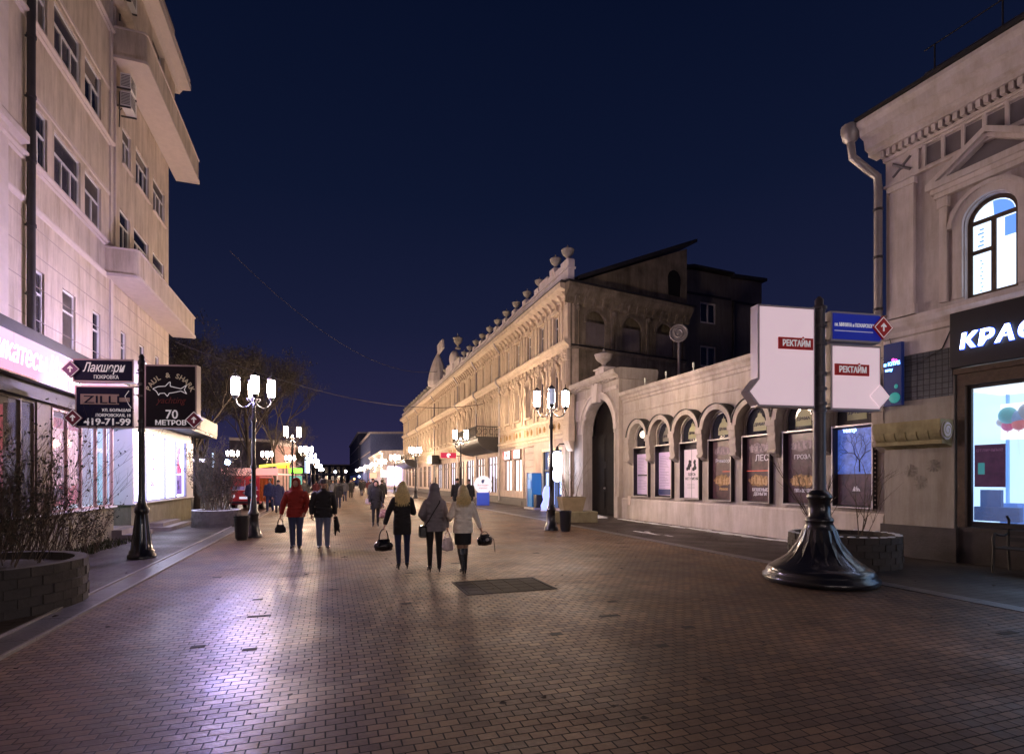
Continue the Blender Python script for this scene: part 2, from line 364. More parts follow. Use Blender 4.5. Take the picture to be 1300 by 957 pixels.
# drainage channels with their stone edges
d = MB()
for y in range(-20, 240):
    d.box(-3.32, y+.005, -.01, -2.98, y+.995, .012)
struct('drain_channel', d, drainm)
d = MB()
for y in range(-20, 240):
    d.box(-3.365, y+.004, -.01, -3.325, y+.996, .03); d.box(-2.975, y+.004, -.01, -2.935, y+.996, .03)
struct('kerb', d, kerbm)
d = MB()
for y in range(-20, 240): d.box(8.425, y+.004, -.01, 8.715, y+.996, .012)
struct('side_drain_channel', d, drainm)
# inlaid utility slab in the paving
sl = MB()
sl.box(1.55, 8.0, 0, 2.9, 8.06, .008); sl.box(1.55, 9.0, 0, 2.9, 9.06, .008); sl.box(1.5, 8.0, 0, 1.55, 9.06, .008); sl.box(2.9, 8.0, 0, 2.95, 9.06, .008)
for i in range(5):
    for j in range(4): sl.box(1.56+i*.268, 8.07+j*.232, 0, 1.56+i*.268+.255, 8.07+j*.232+.22, .007)
sl.xf(Matrix.Translation((.42,-.32,0))); sl.build('manhole_cover', mat('slab_dark', (.02,.015,.013), .85, var=.3, bump=.4), kind='structure')
# broken snow lying along the theatre wall
def snow(name, pts, seed, label):
    rnd = random.Random(seed); m = MB()
    for (x, y, rx, ry, h) in pts:
        n = 16; vs = [(x, y, h)]; 
        for rr, hh in ((.6, h*.8), (1, .005)):
            for i in range(n):
                a = 2*PI*i/n; k = rr*(.75+.5*rnd.random()); vs.append((x+math.cos(a)*rx*k, y+math.sin(a)*ry*k, hh))
        fs = [(0, 1+i, 1+(i+1) % n) for i in range(n)]+[(1+i, 1+n+i, 1+n+(i+1) % n, 1+(i+1) % n) for i in range(n)]
        m.add(vs, fs, 0, True)
    o = m.build(name, M['snow']); o['kind'] = 'stuff'; o['label'] = label; o['category'] = 'snow'
rs = random.Random(3)
snow('snow', [(12.02-rs.random()*.16, 9.4+i*.42+rs.random()*.2, .10+rs.random()*.12, .2+rs.random()*.25, .012+rs.random()*.02) for i in range(27)]
     + [(11.3+rs.random()*.7, 21.6+rs.random()*3, .18+rs.random()*.2, .2+rs.random()*.3, .015) for i in range(14)]
     + [(9.6+rs.random()*.3, 13.2+rs.random()*2.2, .05+rs.random()*.05, .15+rs.random()*.25, .008) for i in range(5)], 5, 'thin broken snow lying along the foot of the poster wall and gate')

lv = MB(); rr = random.Random(101)
for i in range(420):
    x, y = rr.uniform(-5.5,12), 3+rr.random()**1.4*34; a = rr.random()*PI*2; s_ = rr.uniform(.015,.05)
    z = .006 if -2.9 < x < 8.4 else .012
    pts = [(math.cos(a+q*PI/3)*s_*rr.uniform(.4,1.1), math.sin(a+q*PI/3)*s_*rr.uniform(.3,.9)) for q in range(6)]
    lv.add([(x+q[0], y+q[1], z+rr.uniform(0,.018)) for q in pts], [(0,1,2,3,4,5)])
lo = lv.build('leaves', mat('fallen_leaf', (.035,.022,.014), .7, var=.5, vscale=5)); lo['kind'] = 'stuff'; lo['label'] = 'dark fallen leaves and litter scattered on the paving'; lo['category'] = 'leaves'
# a few sunken and missing setts
for i in range(26):
    x, y = rr.uniform(-2.3,7.8), rr.uniform(3.6,15); w_ = .135*rr.choice([1,1,2]); 
    if i: ms_.box(x, y, .0, x+w_, y+.085, .003)
    else: ms_ = MB(); ms_.box(x, y, .0, x+w_, y+.085, .003)
struct('sunken_setts', ms_, mat('sett_hole', (.025,.018,.014), .8, var=.3))
# ================================================================= LEFT APARTMENT BUILDING
LB = root('apartment_building', 'tall cream apartment building with balconies above the pink lit shop sign', 'building', (-6.7, 0, 0), R(90))
PL = M['plasterL']
winA = []
for (a, b) in ((11.6,12.1),(13.5,14.2),(15.75,16.35),(17.3,18.08),(19.22,19.8)): winA.append((a, b, 5.15, 6.8))
for (z0, z1) in ((9.27,10.72),(12.63,14.10),(16.32,17.8)):
    for (a, b) in ((11.0,12.4),(13.1,14.1),(15.72,16.5),(16.85,18.4),(18.68,19.85)): winA.append((a, b, z0, z1))
winB = [(21.6,22.1,5.2,6.8),(23.5,24.05,5.2,6.8),(25.4,25.95,5.2,6.8),
        (21.5,22.5,9.5,10.95),(22.9,24.6,9.5,10.95),(25.1,26.7,9.5,10.95),
        (21.75,22.6,12.6,13.9),(23.1,24.6,12.6,13.98),(25.15,26.75,12.6,13.98),(21.8,22.5,16.5,18.2),(24,25.6,17.9,19.2)]
w = MB(); wall(w, -6, 20.7, 0, 21, winA, depth=.13, thick=5.0)
wall(w, 20.7, 27.35, 0, 17.4, [h for h in winB if h[3] < 17.4], y=.0+.03, depth=.13, thick=4.97)
w.build('wall', PL, LB)
w = MB()
wall(w, 20.75, 27.15, 17.42, 21.5, [(24,25.6,17.9,19.2)], y=-.25, depth=.22, thick=5.2)
w.box(20.72, -.32, 17.40, 27.2, 4.9, 17.6)
w.build('bay', PL, LB)
w = MB()
w.profx([(-.75,19.35),(-.75,19.6),(-.62,19.75),(0,19.75),(0,19.1),(-.3,19.1),(-.42,19.3)], 20.75, 27.75)
w.box(20.75, -.72, 19.76, 27.75, 5, 19.86); w.build('cornice', M['trimL'], LB)
rc = random.Random(6); curt = [M['glassD'], M['glassD'], mat('glass_curtain', (.10,.085,.075), .3, var=.3, vscale=5), mat('glass_blind', (.055,.05,.06), .2, var=.4, vscale=7), M['glassB']]
for h in winA:
    wd = h[1]-h[0]; lit = h[2] < 8
    window(LB, h[0], h[1], h[2], h[3], .11, M['white'], rc.choice(curt), lights=1 if wd < .9 and lit else (2 if wd < 1.25 else 3), transom=.66 if lit else .62, fw=.055, sill=.06)
for h in winB:
    if h[3] > 18.5: window(LB, h[0], h[1], h[2], h[3], -.05, M['white'], M['glassD'], 3); continue
    if h[2] > 16.4: continue
    wd = h[1]-h[0]; window(LB, h[0], h[1], h[2], h[3], .14, M['white'], rc.choice(curt), lights=1 if wd < .6 else (2 if wd < 1.3 else 3), transom=.66, fw=.045, sill=.05)
# moulded bands
t = MB()
for z in (9.22, 12.58, 16.25):
    t.profx([(0,z-.13),(-.05,z-.1),(-.05,z-.05),(-.12,z-.02),(-.12,z+.04),(0,z+.05)], -6, 20.68)
for z in (8.2,):
    t.profx([(0,z-.1),(-.03,z-.08),(-.06,z),(-.06,z+.05),(0,z+.06)], -6, 20.2)
for z in (10.9, 14.28, 18.0): t.profx([(0,z-.06),(-.03,z-.05),(-.03,z+.05),(0,z+.06)], 15.6, 20.68)
t.box(20.5, -.045, 4.9, 20.7, -.002, 17.3); t.box(20.95, -.03, 8.9, 21.02, .028, 17.3)
# stepped pier left of the downpipe
t.box(14.2, -.07, 4.9, 14.62, -.002, 9.1); t.box(14.2, -.07, 9.3, 14.62, -.002, 21)
t.profx([(0,9.4),(-.16,9.45),(-.16,9.6),(-.1,9.7),(0,9.72)], 12.6, 15.3)
t.build('moulding', M['trimL'], LB)
# rusticated joints of the first floor
t = MB()
for z in (5.55, 6.35, 7.1, 7.75): t.box(-6, -.008, z, 20.45, -.003, z+.02); t.box(21.0, .022, z, 27.3, .027, z+.02)
t.build('wall_joint', mat('joint_tone', (.40,.33,.30), .9), LB)  # joint strips a tone darker than the wall plaster
def slab_plan(mb, x0, x1, yo, yi, z0, z1, r=.14, mi=0):
    """slab with rounded outer corners; plan in x-y"""
    pts = [(x0,yi)]+[(x0+r-r*math.cos(a), yo+r-r*math.sin(a)) for a in [i*PI/16 for i in range(9)]]+[(x1-r+r*math.sin(a), yo+r-r*math.cos(a)) for a in [i*PI/16 for i in range(9)]]+[(x1,yi)]
    n = len(pts); vs = [(p[0],p[1],z0) for p in pts]+[(p[0],p[1],z1) for p in pts]
    mb.add(vs, [tuple(range(n)), tuple(range(2*n-1, n-1, -1))], mi); mb.add(vs, [(i, n+i, n+(i+1) % n, (i+1) % n) for i in range(n)], mi); return mb
def balcony(z0, z1, x0, x1, yo):
    bo = slab_plan(MB(), x0, x1, yo, -.0, z0+.12, z1).build('balcony', PL, LB)
    slab_plan(MB(), x0-.04, x1+.04, yo-.04, 0, z0, z0+.1).build('slab', M['trimL'], bo)
    slab_plan(MB(), x0-.03, x1+.03, yo-.03, 0, z1+.001, z1+.05).build('coping', M['trimL'], bo)
    slab_plan(MB(), x0+.02, x1-.02, yo+.02, 0, z0+.1, z0+.12).build('slot', M['pipe'], bo)
    return bo
balcony(8.15, 9.03, 20.15, 27.85, -.9)
balcony(15.5, 16.5, 20.8, 28.4, -.95)
dp = MB(); dp.tube([(15.45,-.12,0.0+4.85),(15.45,-.12,21)], .085, 10)
for z in (6,7.6,9.1,10.6,12,13.4,15,17): dp.lathe([(.1,0),(.1,.07)], 15.45, -.12, z, 10); dp.box(15.43, -.1, z+.01, 15.47, .0, z+.05)
dp.build('downpipe', M['pipe'], LB)
# ground floor shopfronts
sf = MB()
sf.box(-6, -.9, 0, 14.5, -.0, .93); sf.box(14.5, -.9, 0, 18.05, -.0, .93); sf.box(19.5, -.9, 0, 27.1, 0, .93)
sf.build('plinth', M['concrete'], LB)
sf = MB(); sf.box(-6, -.98, .931, 14.5, -.0, .97); sf.box(14.5, -.98, .931, 18.1, 0, .97); sf.box(19.45, -1.0, .931, 27.2, 0, .97); sf.build('ledge', M['white'], LB)
sf = MB()
for a, b in ((13.9,14.5),(9.3,9.8),(4,4.6)): MB().bbox(a, -.88, .972, b, -.3, 3.35, .01).build('pier', M['wood'], LB)
sf = MB(); sf.box(-6, -.85, 3.35, 19.3, -.0, 3.68); sf.box(-6, -1.0, 3.36, 19.3, -.86, 3.46); sf.box(-6, -.8, 4.5, 19.3, 0, 4.86); sf.box(-6, -.95, 4.52, 19.25, -.81, 4.6); sf.build('fascia', M['roof'], LB)
sf = MB(); sf.box(19.3, -.88, 3.3, 27.2, 0, 4.5); sf.box(19.45, -.95, .97, 19.6, -.3, 3.3); sf.box(26.1, -.95, .97, 27.2, -.0, 3.3); sf.build('shop_surround', M['white'], LB)
sf = MB(); sf.box(19.2, -1.7, 3.62, 28.3, -.885, 3.74); sf.box(19.2, -1.72, 3.74, 28.35, -1.62, 4.3); sf.box(28.25, -1.62, 3.74, 28.35, .0, 4.3); sf.build('canopy', M['roof'], LB)
sf = MB()
for i in range(9):
    a = 28.36; y_ = -1.6+i*.17; sf.box(a, y_, 3.8+.12*(i % 3), a+.005, y_+.1, 3.95+.12*(i % 3))
sf.build('canopy_pattern', glow('pattern_glow', (.9,.8,.9), .5), LB)
# dark shop windows on the left, red interior in the middle
def shopwin(x0, x1, z0, z1, mull, y, fm, gm=None):
    f = MB()
    for xm in [x0+.03]+mull+[x1-.03]: f.box(xm-.025, y-.05, z0, xm+.025, y+.03, z1)
    f.box(x0, y-.045, z0, x1, y+.025, z0+.05); f.box(x0, y-.045, z1-.05, x1, y+.025, z1)
    fo = f.build('shop_window', fm, LB)
    if gm: MB().box(x0+.02, y, z0+.02, x1-.02, y+.006, z1-.02).build('pane', gm, fo)
    return fo
glassT = bpy.data.materials.new('shop_glass'); glassT.use_nodes = True
_b = glassT.node_tree.nodes['Principled BSDF']; _b.inputs['Base Color'].default_value = (.9,.95,1,1); _b.inputs['Roughness'].default_value = .02
_b.inputs['Alpha'].default_value = .16; _b.inputs['Specular IOR Level'].default_value = .8
browni = mat('interior_brown', (.20,.15,.11), .8, var=.35, vscale=3, emit=(.18,.13,.09), es=.35)
redi = mat('interior_red', (.35,.08,.09), .7, var=.35, vscale=2, emit=(.85,.14,.20), es=.32)
w1 = shopwin(9.8, 13.9, .97, 3.35, [12.2, 13.35], -.8, M['wood'], glassT)
shopwin(4.6, 9.3, .97, 3.35, [6.2,7.8], -.8, M['wood'], glassT); shopwin(-6, 4, .97, 3.35, [-3,0,2], -.8, M['wood'], glassT)
b = MB(); b.box(-6, -.06, .97, 14.2, -.01, 3.35); b.box(-6, -.8, 3.30, 14.2, -.06, 3.34); b.build('shop_interior', browni, LB)
w2 = shopwin(14.5, 18.05, .97, 3.3, [15.25, 16.0, 16.9, 17.55], -.85, mat('frame_rose', (.45,.30,.30), .5), glassT)
b = MB(); b.box(14.2, -.06, .97, 18.1, -.02, 3.3); b.box(14.2,-.8,.97,14.3,-.06,3.3); b.build('shop_interior', redi, LB)
b = MB(); rr = random.Random(4)
for i in range(26):
    x = 14.5+rr.random()*3.3; z = 1.05+rr.random()*.9; b.box(x, -.5+rr.random()*.3, z, x+.04+rr.random()*.25, -.12, z+.08+rr.random()*.45)
b.build('display_goods', mat('goods_dark_red', (.12,.03,.035), .6, var=.4, vscale=6), LB)
b = MB()
for i in range(9):
    x = 15.3+i*.28; b.box(x, -.3, 1.5+.05*(i % 3), x+.05, -.2, 3.0)
for (x, z, l) in ((14.75,2.35,.5),(15.4,2.3,.4)): b.box(x, -.4, z, x+l, -.3, z+.1)
b.sphere((15.2,-.35,2.9), .16); b.build('display_light', glow('display_white_rose', (1,.55,.62), .9), LB)
b = MB(); b.box(14.4, -.2, 1.0, 18.0, -.1, 1.03); b.box(16.9,-.5,.975,17.9,-.3,1.0); b.build('display_strip', glow('display_cyan', (.7,.85,1), 1.5), LB)
# recessed teal door
dm = mat('door_teal', (.05,.28,.32), .35, emit=(.10,.55,.65), es=.35)
dw = MB(); dw.box(18.1, -.35, .3, 18.2, -.05, 3.3); dw.box(19.35, -.35, .3, 19.45, -.05, 3.3); dw.box(18.2, -.35, 2.5, 19.35, -.25, 2.62)
do = dw.build('door', mat('door_frame_blue', (.35,.5,.6), .4, emit=(.4,.6,.8), es=.25), LB)
dw = MB(); dw.bbox(18.22, -.3, .3, 18.76, -.25, 1.2, .01); dw.bbox(18.79, -.3, .3, 19.33, -.25, 1.2, .01); dw.box(18.22,-.3,1.2,18.3,-.25,2.48); dw.box(18.68,-.3,1.2,18.76,-.25,2.48); dw.box(18.79,-.3,1.2,18.87,-.25,2.48); dw.box(19.25,-.3,1.2,19.33,-.25,2.48); dw.build('door_leaf', dm, do)
dw = MB(); dw.box(18.2, -.2, .3, 19.35, -.14, 3.3); dw.build('door_glass', mat('door_glow', (.1,.2,.25), .2, emit=(.25,.6,.75), es=.6), do)
MB().box(18.1, -.3, 3.3, 19.45, 0, 3.35).build('lintel', M['white'], LB)
st = MB(); st.box(17.9, -1.4, 0, 19.8, -.9, .14); st.box(17.9, -1.15, .14, 19.8, -.9, .28); st.box(18.05, -.9, 0, 19.5, -.05, .3)
st.box(20.6, -1.7, 0, 23.4, -.905, .13); st.box(20.9, -1.4, .13, 23.1, -.905, .25); st.build('step', mat('step_stone', (.2,.17,.16), .6, var=.2, bump=.3), LB)
# bright white display window
w3 = shopwin(19.6, 26.1, .97, 3.3, [21.0, 23.2, 24.7], -.86, mat('frame_blueviolet', (.3,.3,.5), .4))
b = MB(); b.box(19.6, -.80, .99, 26.1, -.76, 3.29); b.build('lit_panel', glow('window_white_blue', (.72,.74,1.0), 5.5), w3)
mg = glow('magenta', (.85,.02,.35), 1.0); mb_ = glow('violet_print', (.25,.12,.7), .8)
text('10', .62, 21.5, -.83, 2.05, w3, mg, bold=.01); text('-99', .45, 21.45, -.83, 1.35, w3, glow('lilac', (.45,.2,.6), .9), bold=.01)
b = MB(); b.box(24.9,-.82,1.1,25.9,-.81,1.9); b.box(24.95,-.82,2.75,25.7,-.81,3.05); b.sphere((25.35,-.81,2.55),.25,.01,.25); b.build('print', mb_, w3)
b = MB(); b.box(24.9,-.825,1.95,25.8,-.815,2.2); b.sphere((25.35,-.82,2.25),.28,.01,.2); b.box(21.0+.4,-.825,1.25,22.3,-.815,1.29); b.build('print', mg, w3)
text('%', .55, 25.05, -.84, 1.3, w3, glow('dark_violet', (.08,.03,.3), .6), bold=.01)
# wall end box with small poster beyond the window
b = MB(); b.box(27.36, -.9, 1.9, 27.4, -.35, 2.6); b.build('end_light_box', glow('end_box', (.6,.7,.9), 2.2), LB)

# pink lightbox sign
SG = root('shop_sign', 'long glowing pink lightbox sign with white slanted lettering', 'sign', (-5.62, 10.3, 3.7), R(90))
b = MB(); b.box(0, 0, 0, 8.9, .18, .78); b.build('casing', M['signF'], SG)
b = MB()
for i in range(4): b.box(.03+i*2.21, -.02, .03, .03+i*2.21+2.19, -.001, .75)
b.build('lit_face', glow('pink_glow', (1.0,.32,.50), 1.5), SG)
text('деликатесы Италии', .60, .85, -.03, .22, SG, glow('sign_letter_white', (1,.82,.88), 2.6), shear=.25, bold=.004, width=4.3)

# air conditioners
def aircon(x, z, rot=0, lab=''):
    a = root('air_conditioner', lab, 'air conditioner', (-6.7, x, z), R(90), 'air conditioners on the cream building')
    b = MB(); b.bbox(0, -.42, 0, .62, -.12, .5, .02); b.build('casing', M['white'], a)
    b = MB()
    for k in range(8): b.box(-.004, -.4, .06+k*.05, .0, -.15, .08+k*.05); b.box(.05, -.425, .06+k*.05, .45, -.42, .08+k*.05)
    b.build('grille', M['pipe'], a)
    b = MB(); b.box(0, -.42, -.05, .03, .03, -.0); b.box(.58, -.42, -.05, .61, .03, 0); b.tube([(.3,-.12,.1),(.3,-.02,0),(.25,-.02,-.6)], .02, 6); b.build('bracket', M['pipe'], a)
aircon(21.05, 14.75, lab='upper of the two air conditioners stacked under the upper balcony')
aircon(21.05, 14.15, lab='lower of the two air conditioners stacked under the upper balcony')
aircon(21.1, 17.75, lab='topmost air conditioner beside the bay above the upper balcony')

# ================================================================= RIGHT SHOP BUILDING
RB = root('corner_shop_building', 'pale classical building with arched lit window above a cosmetics shop', 'building', (12.15, 8.9, 0), R(-85))
PR, TR = M['paleR'], M['trimR']
arches = [1.54+k*2.9 for k in range(4)]
w = MB(); wall(w, 0, 12.5, 4.9, 9.0, [(a, a+.86, 5.38, 7.32, 1) for a in arches], depth=.22, thick=6)
w.build('wall', PR, RB)
MB().box(.0, -.06, .7, 1.38, 5, 4.9).build('pier', M['plasterG'], RB); MB().box(12, 0, .0, 12.5, 5, 4.9).build('pier', M['plasterG'], RB)
w = MB(); w.box(-.06, -.12, 0, 1.44, 5, .7); w.box(1.44, -.02, 0, 12.5, .4, .74); w.build('plinth', M['plinthD'], RB)
w = MB()
w.box(1.42, -.04, .74, 1.56, .25, 3.95); w.box(1.56, -.04, 3.62, 11.9, .25, 3.95); w.box(1.38, -.10, 3.98-.12, 12, -.04, 3.97)
w.build('shop_frame', M['wood'], RB)
bi = MB(); bi.box(1.56, 1.35, .75, 7.5, 1.4, 3.62); bi.box(1.5, .2, .75, 1.56, 1.35, 3.62); bi.build('lit_interior', glow('shop_blue_white', (.42,.66,1.0), 1.9), RB)
MB().box(1.56, .2, .76, 7.5, 1.35, .80).build('display_floor', mat('display_floor', (.3,.4,.5), .3), RB)
MB().box(1.56, .2, 3.5, 7.5, 1.35, 3.58).build('display_ceiling', glow('ceil_glow', (.75,.85,1.0), 1.6), RB)
f = MB(); f.box(1.56, .05, .75, 7.5, .12, .86); f.box(1.56, .05, 3.55, 7.5, .12, 3.62); f.box(1.56, .05, .86, 1.63, .12, 3.55); f.box(3.6, .05, .86, 3.68, .12, 3.55)
so = f.build('shop_window', M['ironR'], RB); MB().box(1.6, .085, .85, 7.5, .09, 3.56).build('pane', glassT, so)
w = MB(); w.box(7.5, -.0, .0, 12, .3, 3.62); w.build('shop_wall', M['plasterG'], RB)
# interior goods: shelving, columns, boxes and price cards in the window
g = MB(); rr = random.Random(9)
for i in range(7): x = 1.75+i*.42; g.box(x, .7+rr.random()*.3, .8, x+.22+rr.random()*.15, 1.2, 1.15+rr.random()*.5)
g.build('display_goods', mat('goods_blue', (.08,.2,.5), .4, var=.4, vscale=5, emit=(.05,.2,.7), es=.5), RB)
g = MB()
for i in range(9): g.box(1.66+i*.36, 1.26, 1.0, 1.70+i*.36, 1.33, 3.5)
for z in (1.3,1.7,2.1,2.5): g.box(2.45, 1.05, z, 4.4, 1.3, z+.03)
g.build('shelving', mat('shelf_blue', (.15,.3,.55), .4, emit=(.12,.3,.8), es=.7), RB)
g = MB()
for z in (1.33,1.73,2.13,2.53):
    for q in range(14):
        if rr.random() < .8: x = 2.5+q*.135; g.box(x, 1.1, z, x+.05+rr.random()*.06, 1.2, z+.08+rr.random()*.2)
g.build('shelf_bottle', mat('bottles_mixed', (.35,.3,.4), .4, var=.9, vscale=9, var_col=(.1,.4,.6), emit=(.2,.3,.5), es=.3), RB, kind='stuff')
g = MB(); g.box(1.62,.16,.88,2.35,.3,1.16); g.box(1.66,.3,.88,2.0,.4,1.5); g.build('basket', mat('basket_blue', (.03,.08,.22), .6, var=.5, vscale=20, emit=(.05,.15,.5), es=.4), RB)
g = MB(); g.box(1.6,1.2,2.55,2.2,1.34,3.3); g.box(2.9,1.2,2.7,3.3,1.3,3.4); g.build('backlit_panel', glow('backlit_white', (.8,.9,1), 1.8), RB)
g = MB()
for i in range(3): g.tube([(2.46+i*.11,.5,.9),(2.48+i*.11,.5,2.5)], .012, 6)
g.build('ribbon', glow('ribbon_teal', (.1,.6,.7), .7), RB)
# upper windows
for k, a in enumerate(arches):
    fr = window(RB, a, a+.86, 5.38, 7.32, .17, M['wood'], glow('pane_white', (.66,.80,1), 1.7), lights=2, arched=True, fw=.08)
    f = MB(); f.box(a+.08, .09, 6.25, a+.43, .12, 6.33); f.build('bar', M['wood'], fr)
    f = MB(); f.prism([(a+.43,6.93)]+arc(a+.43,6.89,.33,.1,PI*.52,8), .128, .133)
    f.box(a+.60,.128,6.45,a+.78,.132,6.82)
    for q in range(9): f.box(a+.2+.02*(q%2), .128, 5.5+q*.075, a+.235+.02*(q%2), .132, 5.52+q*.075)
    for q in range(5): f.box(a+.16+.03*(q%3), .128, 6.4+q*.08, a+.26, .132, 6.43+q*.08)
    f.build('interior', glow('vault_blue', (.12,.28,.85), 1.3), fr)
    # archivolt, pilasters and pediment
    s_ = MB(); cx = a+.43; o_ = arc(cx, 6.89, .62, 0, PI, 18); i_ = arc(cx, 6.89, .45, 0, PI, 18)
    for q in range(18): s_.prism([o_[q], o_[q+1], i_[q+1], i_[q]], -.07, .0)
    o_ = arc(cx, 6.89, .70, 0, PI, 18); i_ = arc(cx, 6.89, .62, 0, PI, 18)
    for q in range(18): s_.prism([o_[q], o_[q+1], i_[q+1], i_[q]], -.11, .0)
    s_.box(a-.19, -.07, 5.42, a-.02, 0, 6.89); s_.box(a+.88, -.07, 5.42, a+1.05, 0, 6.89)
    for xx in (a-.42, a+1.14): s_.box(xx, -.09, 5.42, xx+.14, 0, 7.55); s_.box(xx-.03, -.12, 7.4, xx+.17, 0, 7.6)
    s_.box(a-.5, -.13, 7.62, a+1.36, 0, 7.72); s_.box(a-.62, -.22, 7.82, a+1.48, 0, 7.95); s_.box(a-.55, -.16, 7.72, a+1.41, 0, 7.82)
    for sg in (-1, 1):
        p = [(cx+sg*1.06, 7.95), (cx, 8.62), (cx, 8.50), (cx+sg*.86, 7.95)]; s_.prism(p, -.22, 0)
        p = [(cx+sg*.86, 7.95), (cx, 8.50), (cx, 8.42), (cx+sg*.74, 7.95)]; s_.prism(p, -.15, 0)
    s_.build('window_surround', TR, RB)
    MB().prism([(cx-.7, 7.955), (cx+.7, 7.955), (cx, 8.41)], -.012, -.002).build('tympanum', M['panelR'], RB)
c = MB()
c.profx([(0,4.86),(-.10,4.9),(-.10,5.0),(-.2,5.1),(-.26,5.2),(-.26,5.27),(0,5.33)], -.02, 12.5)
c.box(.0, -.1, 4.45, 1.36, -.065, 4.86)
c.box(.12, -.08, 5.34, .62, 0, 8.35); c.box(.08, -.11, 5.34, .66, -.0, 5.55); c.box(.08, -.12, 8.2, .66, 0, 8.34)
c.box(0, -.1, 8.36, 12.5, 0, 8.42); c.box(0, -.12, 8.96, 12.5, 0, 9.0)
c.box(.02, -.05, 8.42, .70, 0, 8.96)
c.build('string_course', TR, RB)
c = MB()
for k in range(16):
    x0 = .84+k*.36
    c.box(x0-.06, -.06, 8.44, x0+.0, 0, 8.95)
c.box(.7,-.06,8.42,6.6,0,8.46); c.box(.7,-.06,8.92,6.6,0,8.96); c.build('frieze', TR, RB)
c = MB()
for k in range(16): c.box(.84+k*.36+.003, -.012, 8.5, .84+k*.36+.27, -.001, 8.88)
c.build('frieze_panel', M['panelR'], RB)
c = MB()
for k in range(60): c.box(.02+k*.13, -.26, 9.02, .02+k*.13+.075, 0, 9.16)
c.box(0,-.14,9.0,12.5,0,9.02); c.build('dentil', TR, RB)
c = MB(); c.profx([(0,9.16),(-.3,9.17),(-.3,9.26),(-.42,9.3),(-.46,9.5),(-.6,9.55),(-.62,9.7),(-.72,9.78),(-.72,9.86),(0,9.9)], -.22, 12.5); c.build('cornice', TR, RB)
c = MB(); 
for sg in (0,1): c.tube([(.18, -.055, 8.55+.3*sg), (.55, -.055, 8.85-.3*sg)], .03, 6)
c.bbox(.30,-.06,8.64,.43,-.045,8.76,.005); c.build('rosette', M['panelR'], RB)
c = MB(); c.box(-.24, -.76, 9.88, 12.5, 6, 9.95); c.profx([(-.7,9.95),(6,11.2),(6,9.95)], 0.2, 12.5); c.build('roof', M['roof'], RB)
c = MB()
for k in range(9):
    x = 1.1+k*1.15; c.tube([(x,-.2,9.9),(x,-.2,10.85)], .016, 5)
for z in (10.35,10.85): c.tube([(.9,-.2,z),(11,-.2,z)], .014, 5)
c.tube([(-.35,-.3,10.25),(.9,-.1,10.2)], .014, 5); c.tube([(-.2,-.3,9.98),(.5,-.1,9.98)], .012, 5)
c.build('roof_railing', M['ironR'], RB)
# downpipe with hopper
c = MB(); c.tube([(-.42,-.62,9.9),(-.42,-.62,9.55),(-.40,-.58,9.2),(-.2,-.3,8.85),(-.11,-.14,8.7),(-.10,-.13,8.4),(-.10,-.13,4.9)], .085, 10)
c.lathe([(.05,0),(.16,.12),(.2,.3),(.2,.42)], -.42, -.62, 9.5, 12); c.build('downpipe', M['pipeL'], RB)
c = MB()
for z in (5.6,6.8,7.9): c.lathe([(.1,0),(.1,.06)], -.1, -.13, z, 10)
c.build('pipe_clamp', M['pipe'], RB)
# tiled upper part of the pier
tiles = brickmat('pier_tiles', (.14,.16,.19), (.11,.13,.16), (.05,.05,.06), .12, .12, ms=.008, rough=.35, bump=.6, wall=True, offset=0)
MB().box(.02, -.085, 3.45, 1.36, -.061, 4.44).build('tile_panel', tiles, RB)
# carved stone console: a fluted half-roll with volutes
cs = MB(); cs.box(.02, -.5, 2.72, 1.36, -.06, 2.95)
for k in range(6):
    x0 = .04+k*.22; cs.profx([(-.06,2.38)]+[(-.06-.44*math.sin(a), 2.72-.30*math.cos(a)) for a in [i*PI/16 for i in range(1, 9)]]+[(-.06,2.72)], x0, x0+.2)
cs.box(.02,-.4,2.45,1.34,-.06,2.7)
for r0 in (.2,.13,.07):
    pass
co = cs.build('console', mat('stone_yellow', (.42,.38,.22), .85, var=.2, vscale=5, bump=.6, bscale=14, dirt=.3), RB)
cs = MB(); 
for i in range(40):
    a0 = i*.35; r0 = .20-.0042*i; a1 = (i+1)*.35; r1 = .20-.0042*(i+1)
    cs.tube([(1.385, -.3+r0*math.cos(a0), 2.72+r0*math.sin(a0)), (1.385, -.3+r1*math.cos(a1), 2.72+r1*math.sin(a1))], .018, 5)
cs.build('volute', MATS['stone_yellow'], co)
MB().sphere((1.37,-.3,2.72), .03, .2, .2).build('volute_disc', M['trimR'], co)
# faint carved flower ornaments on the pier
f = MB()
for (cx, cz) in ((.55,1.9),(.75,1.65),(1.0,2.0)):
    for k in range(12):
        a = k*PI/6; f.tube([(cx+.03*math.cos(a),-.068,cz+.03*math.sin(a)),(cx+.14*math.cos(a),-.068,cz+.14*math.sin(a))], .008, 4)
f.build('relief', M['plasterG'], RB)
f = MB(); f.tube([(.15,-.12,4.9),(.3,-.12,4.3),(.8,-.14,4.25),(1.2,-.12,4.45),(1.36,-.1,4.85)], .012, 5); f.tube([(0,-.12,4.45),(.4,-.2,4.5)],.012,5); f.build('wire', M['pipe'], RB)

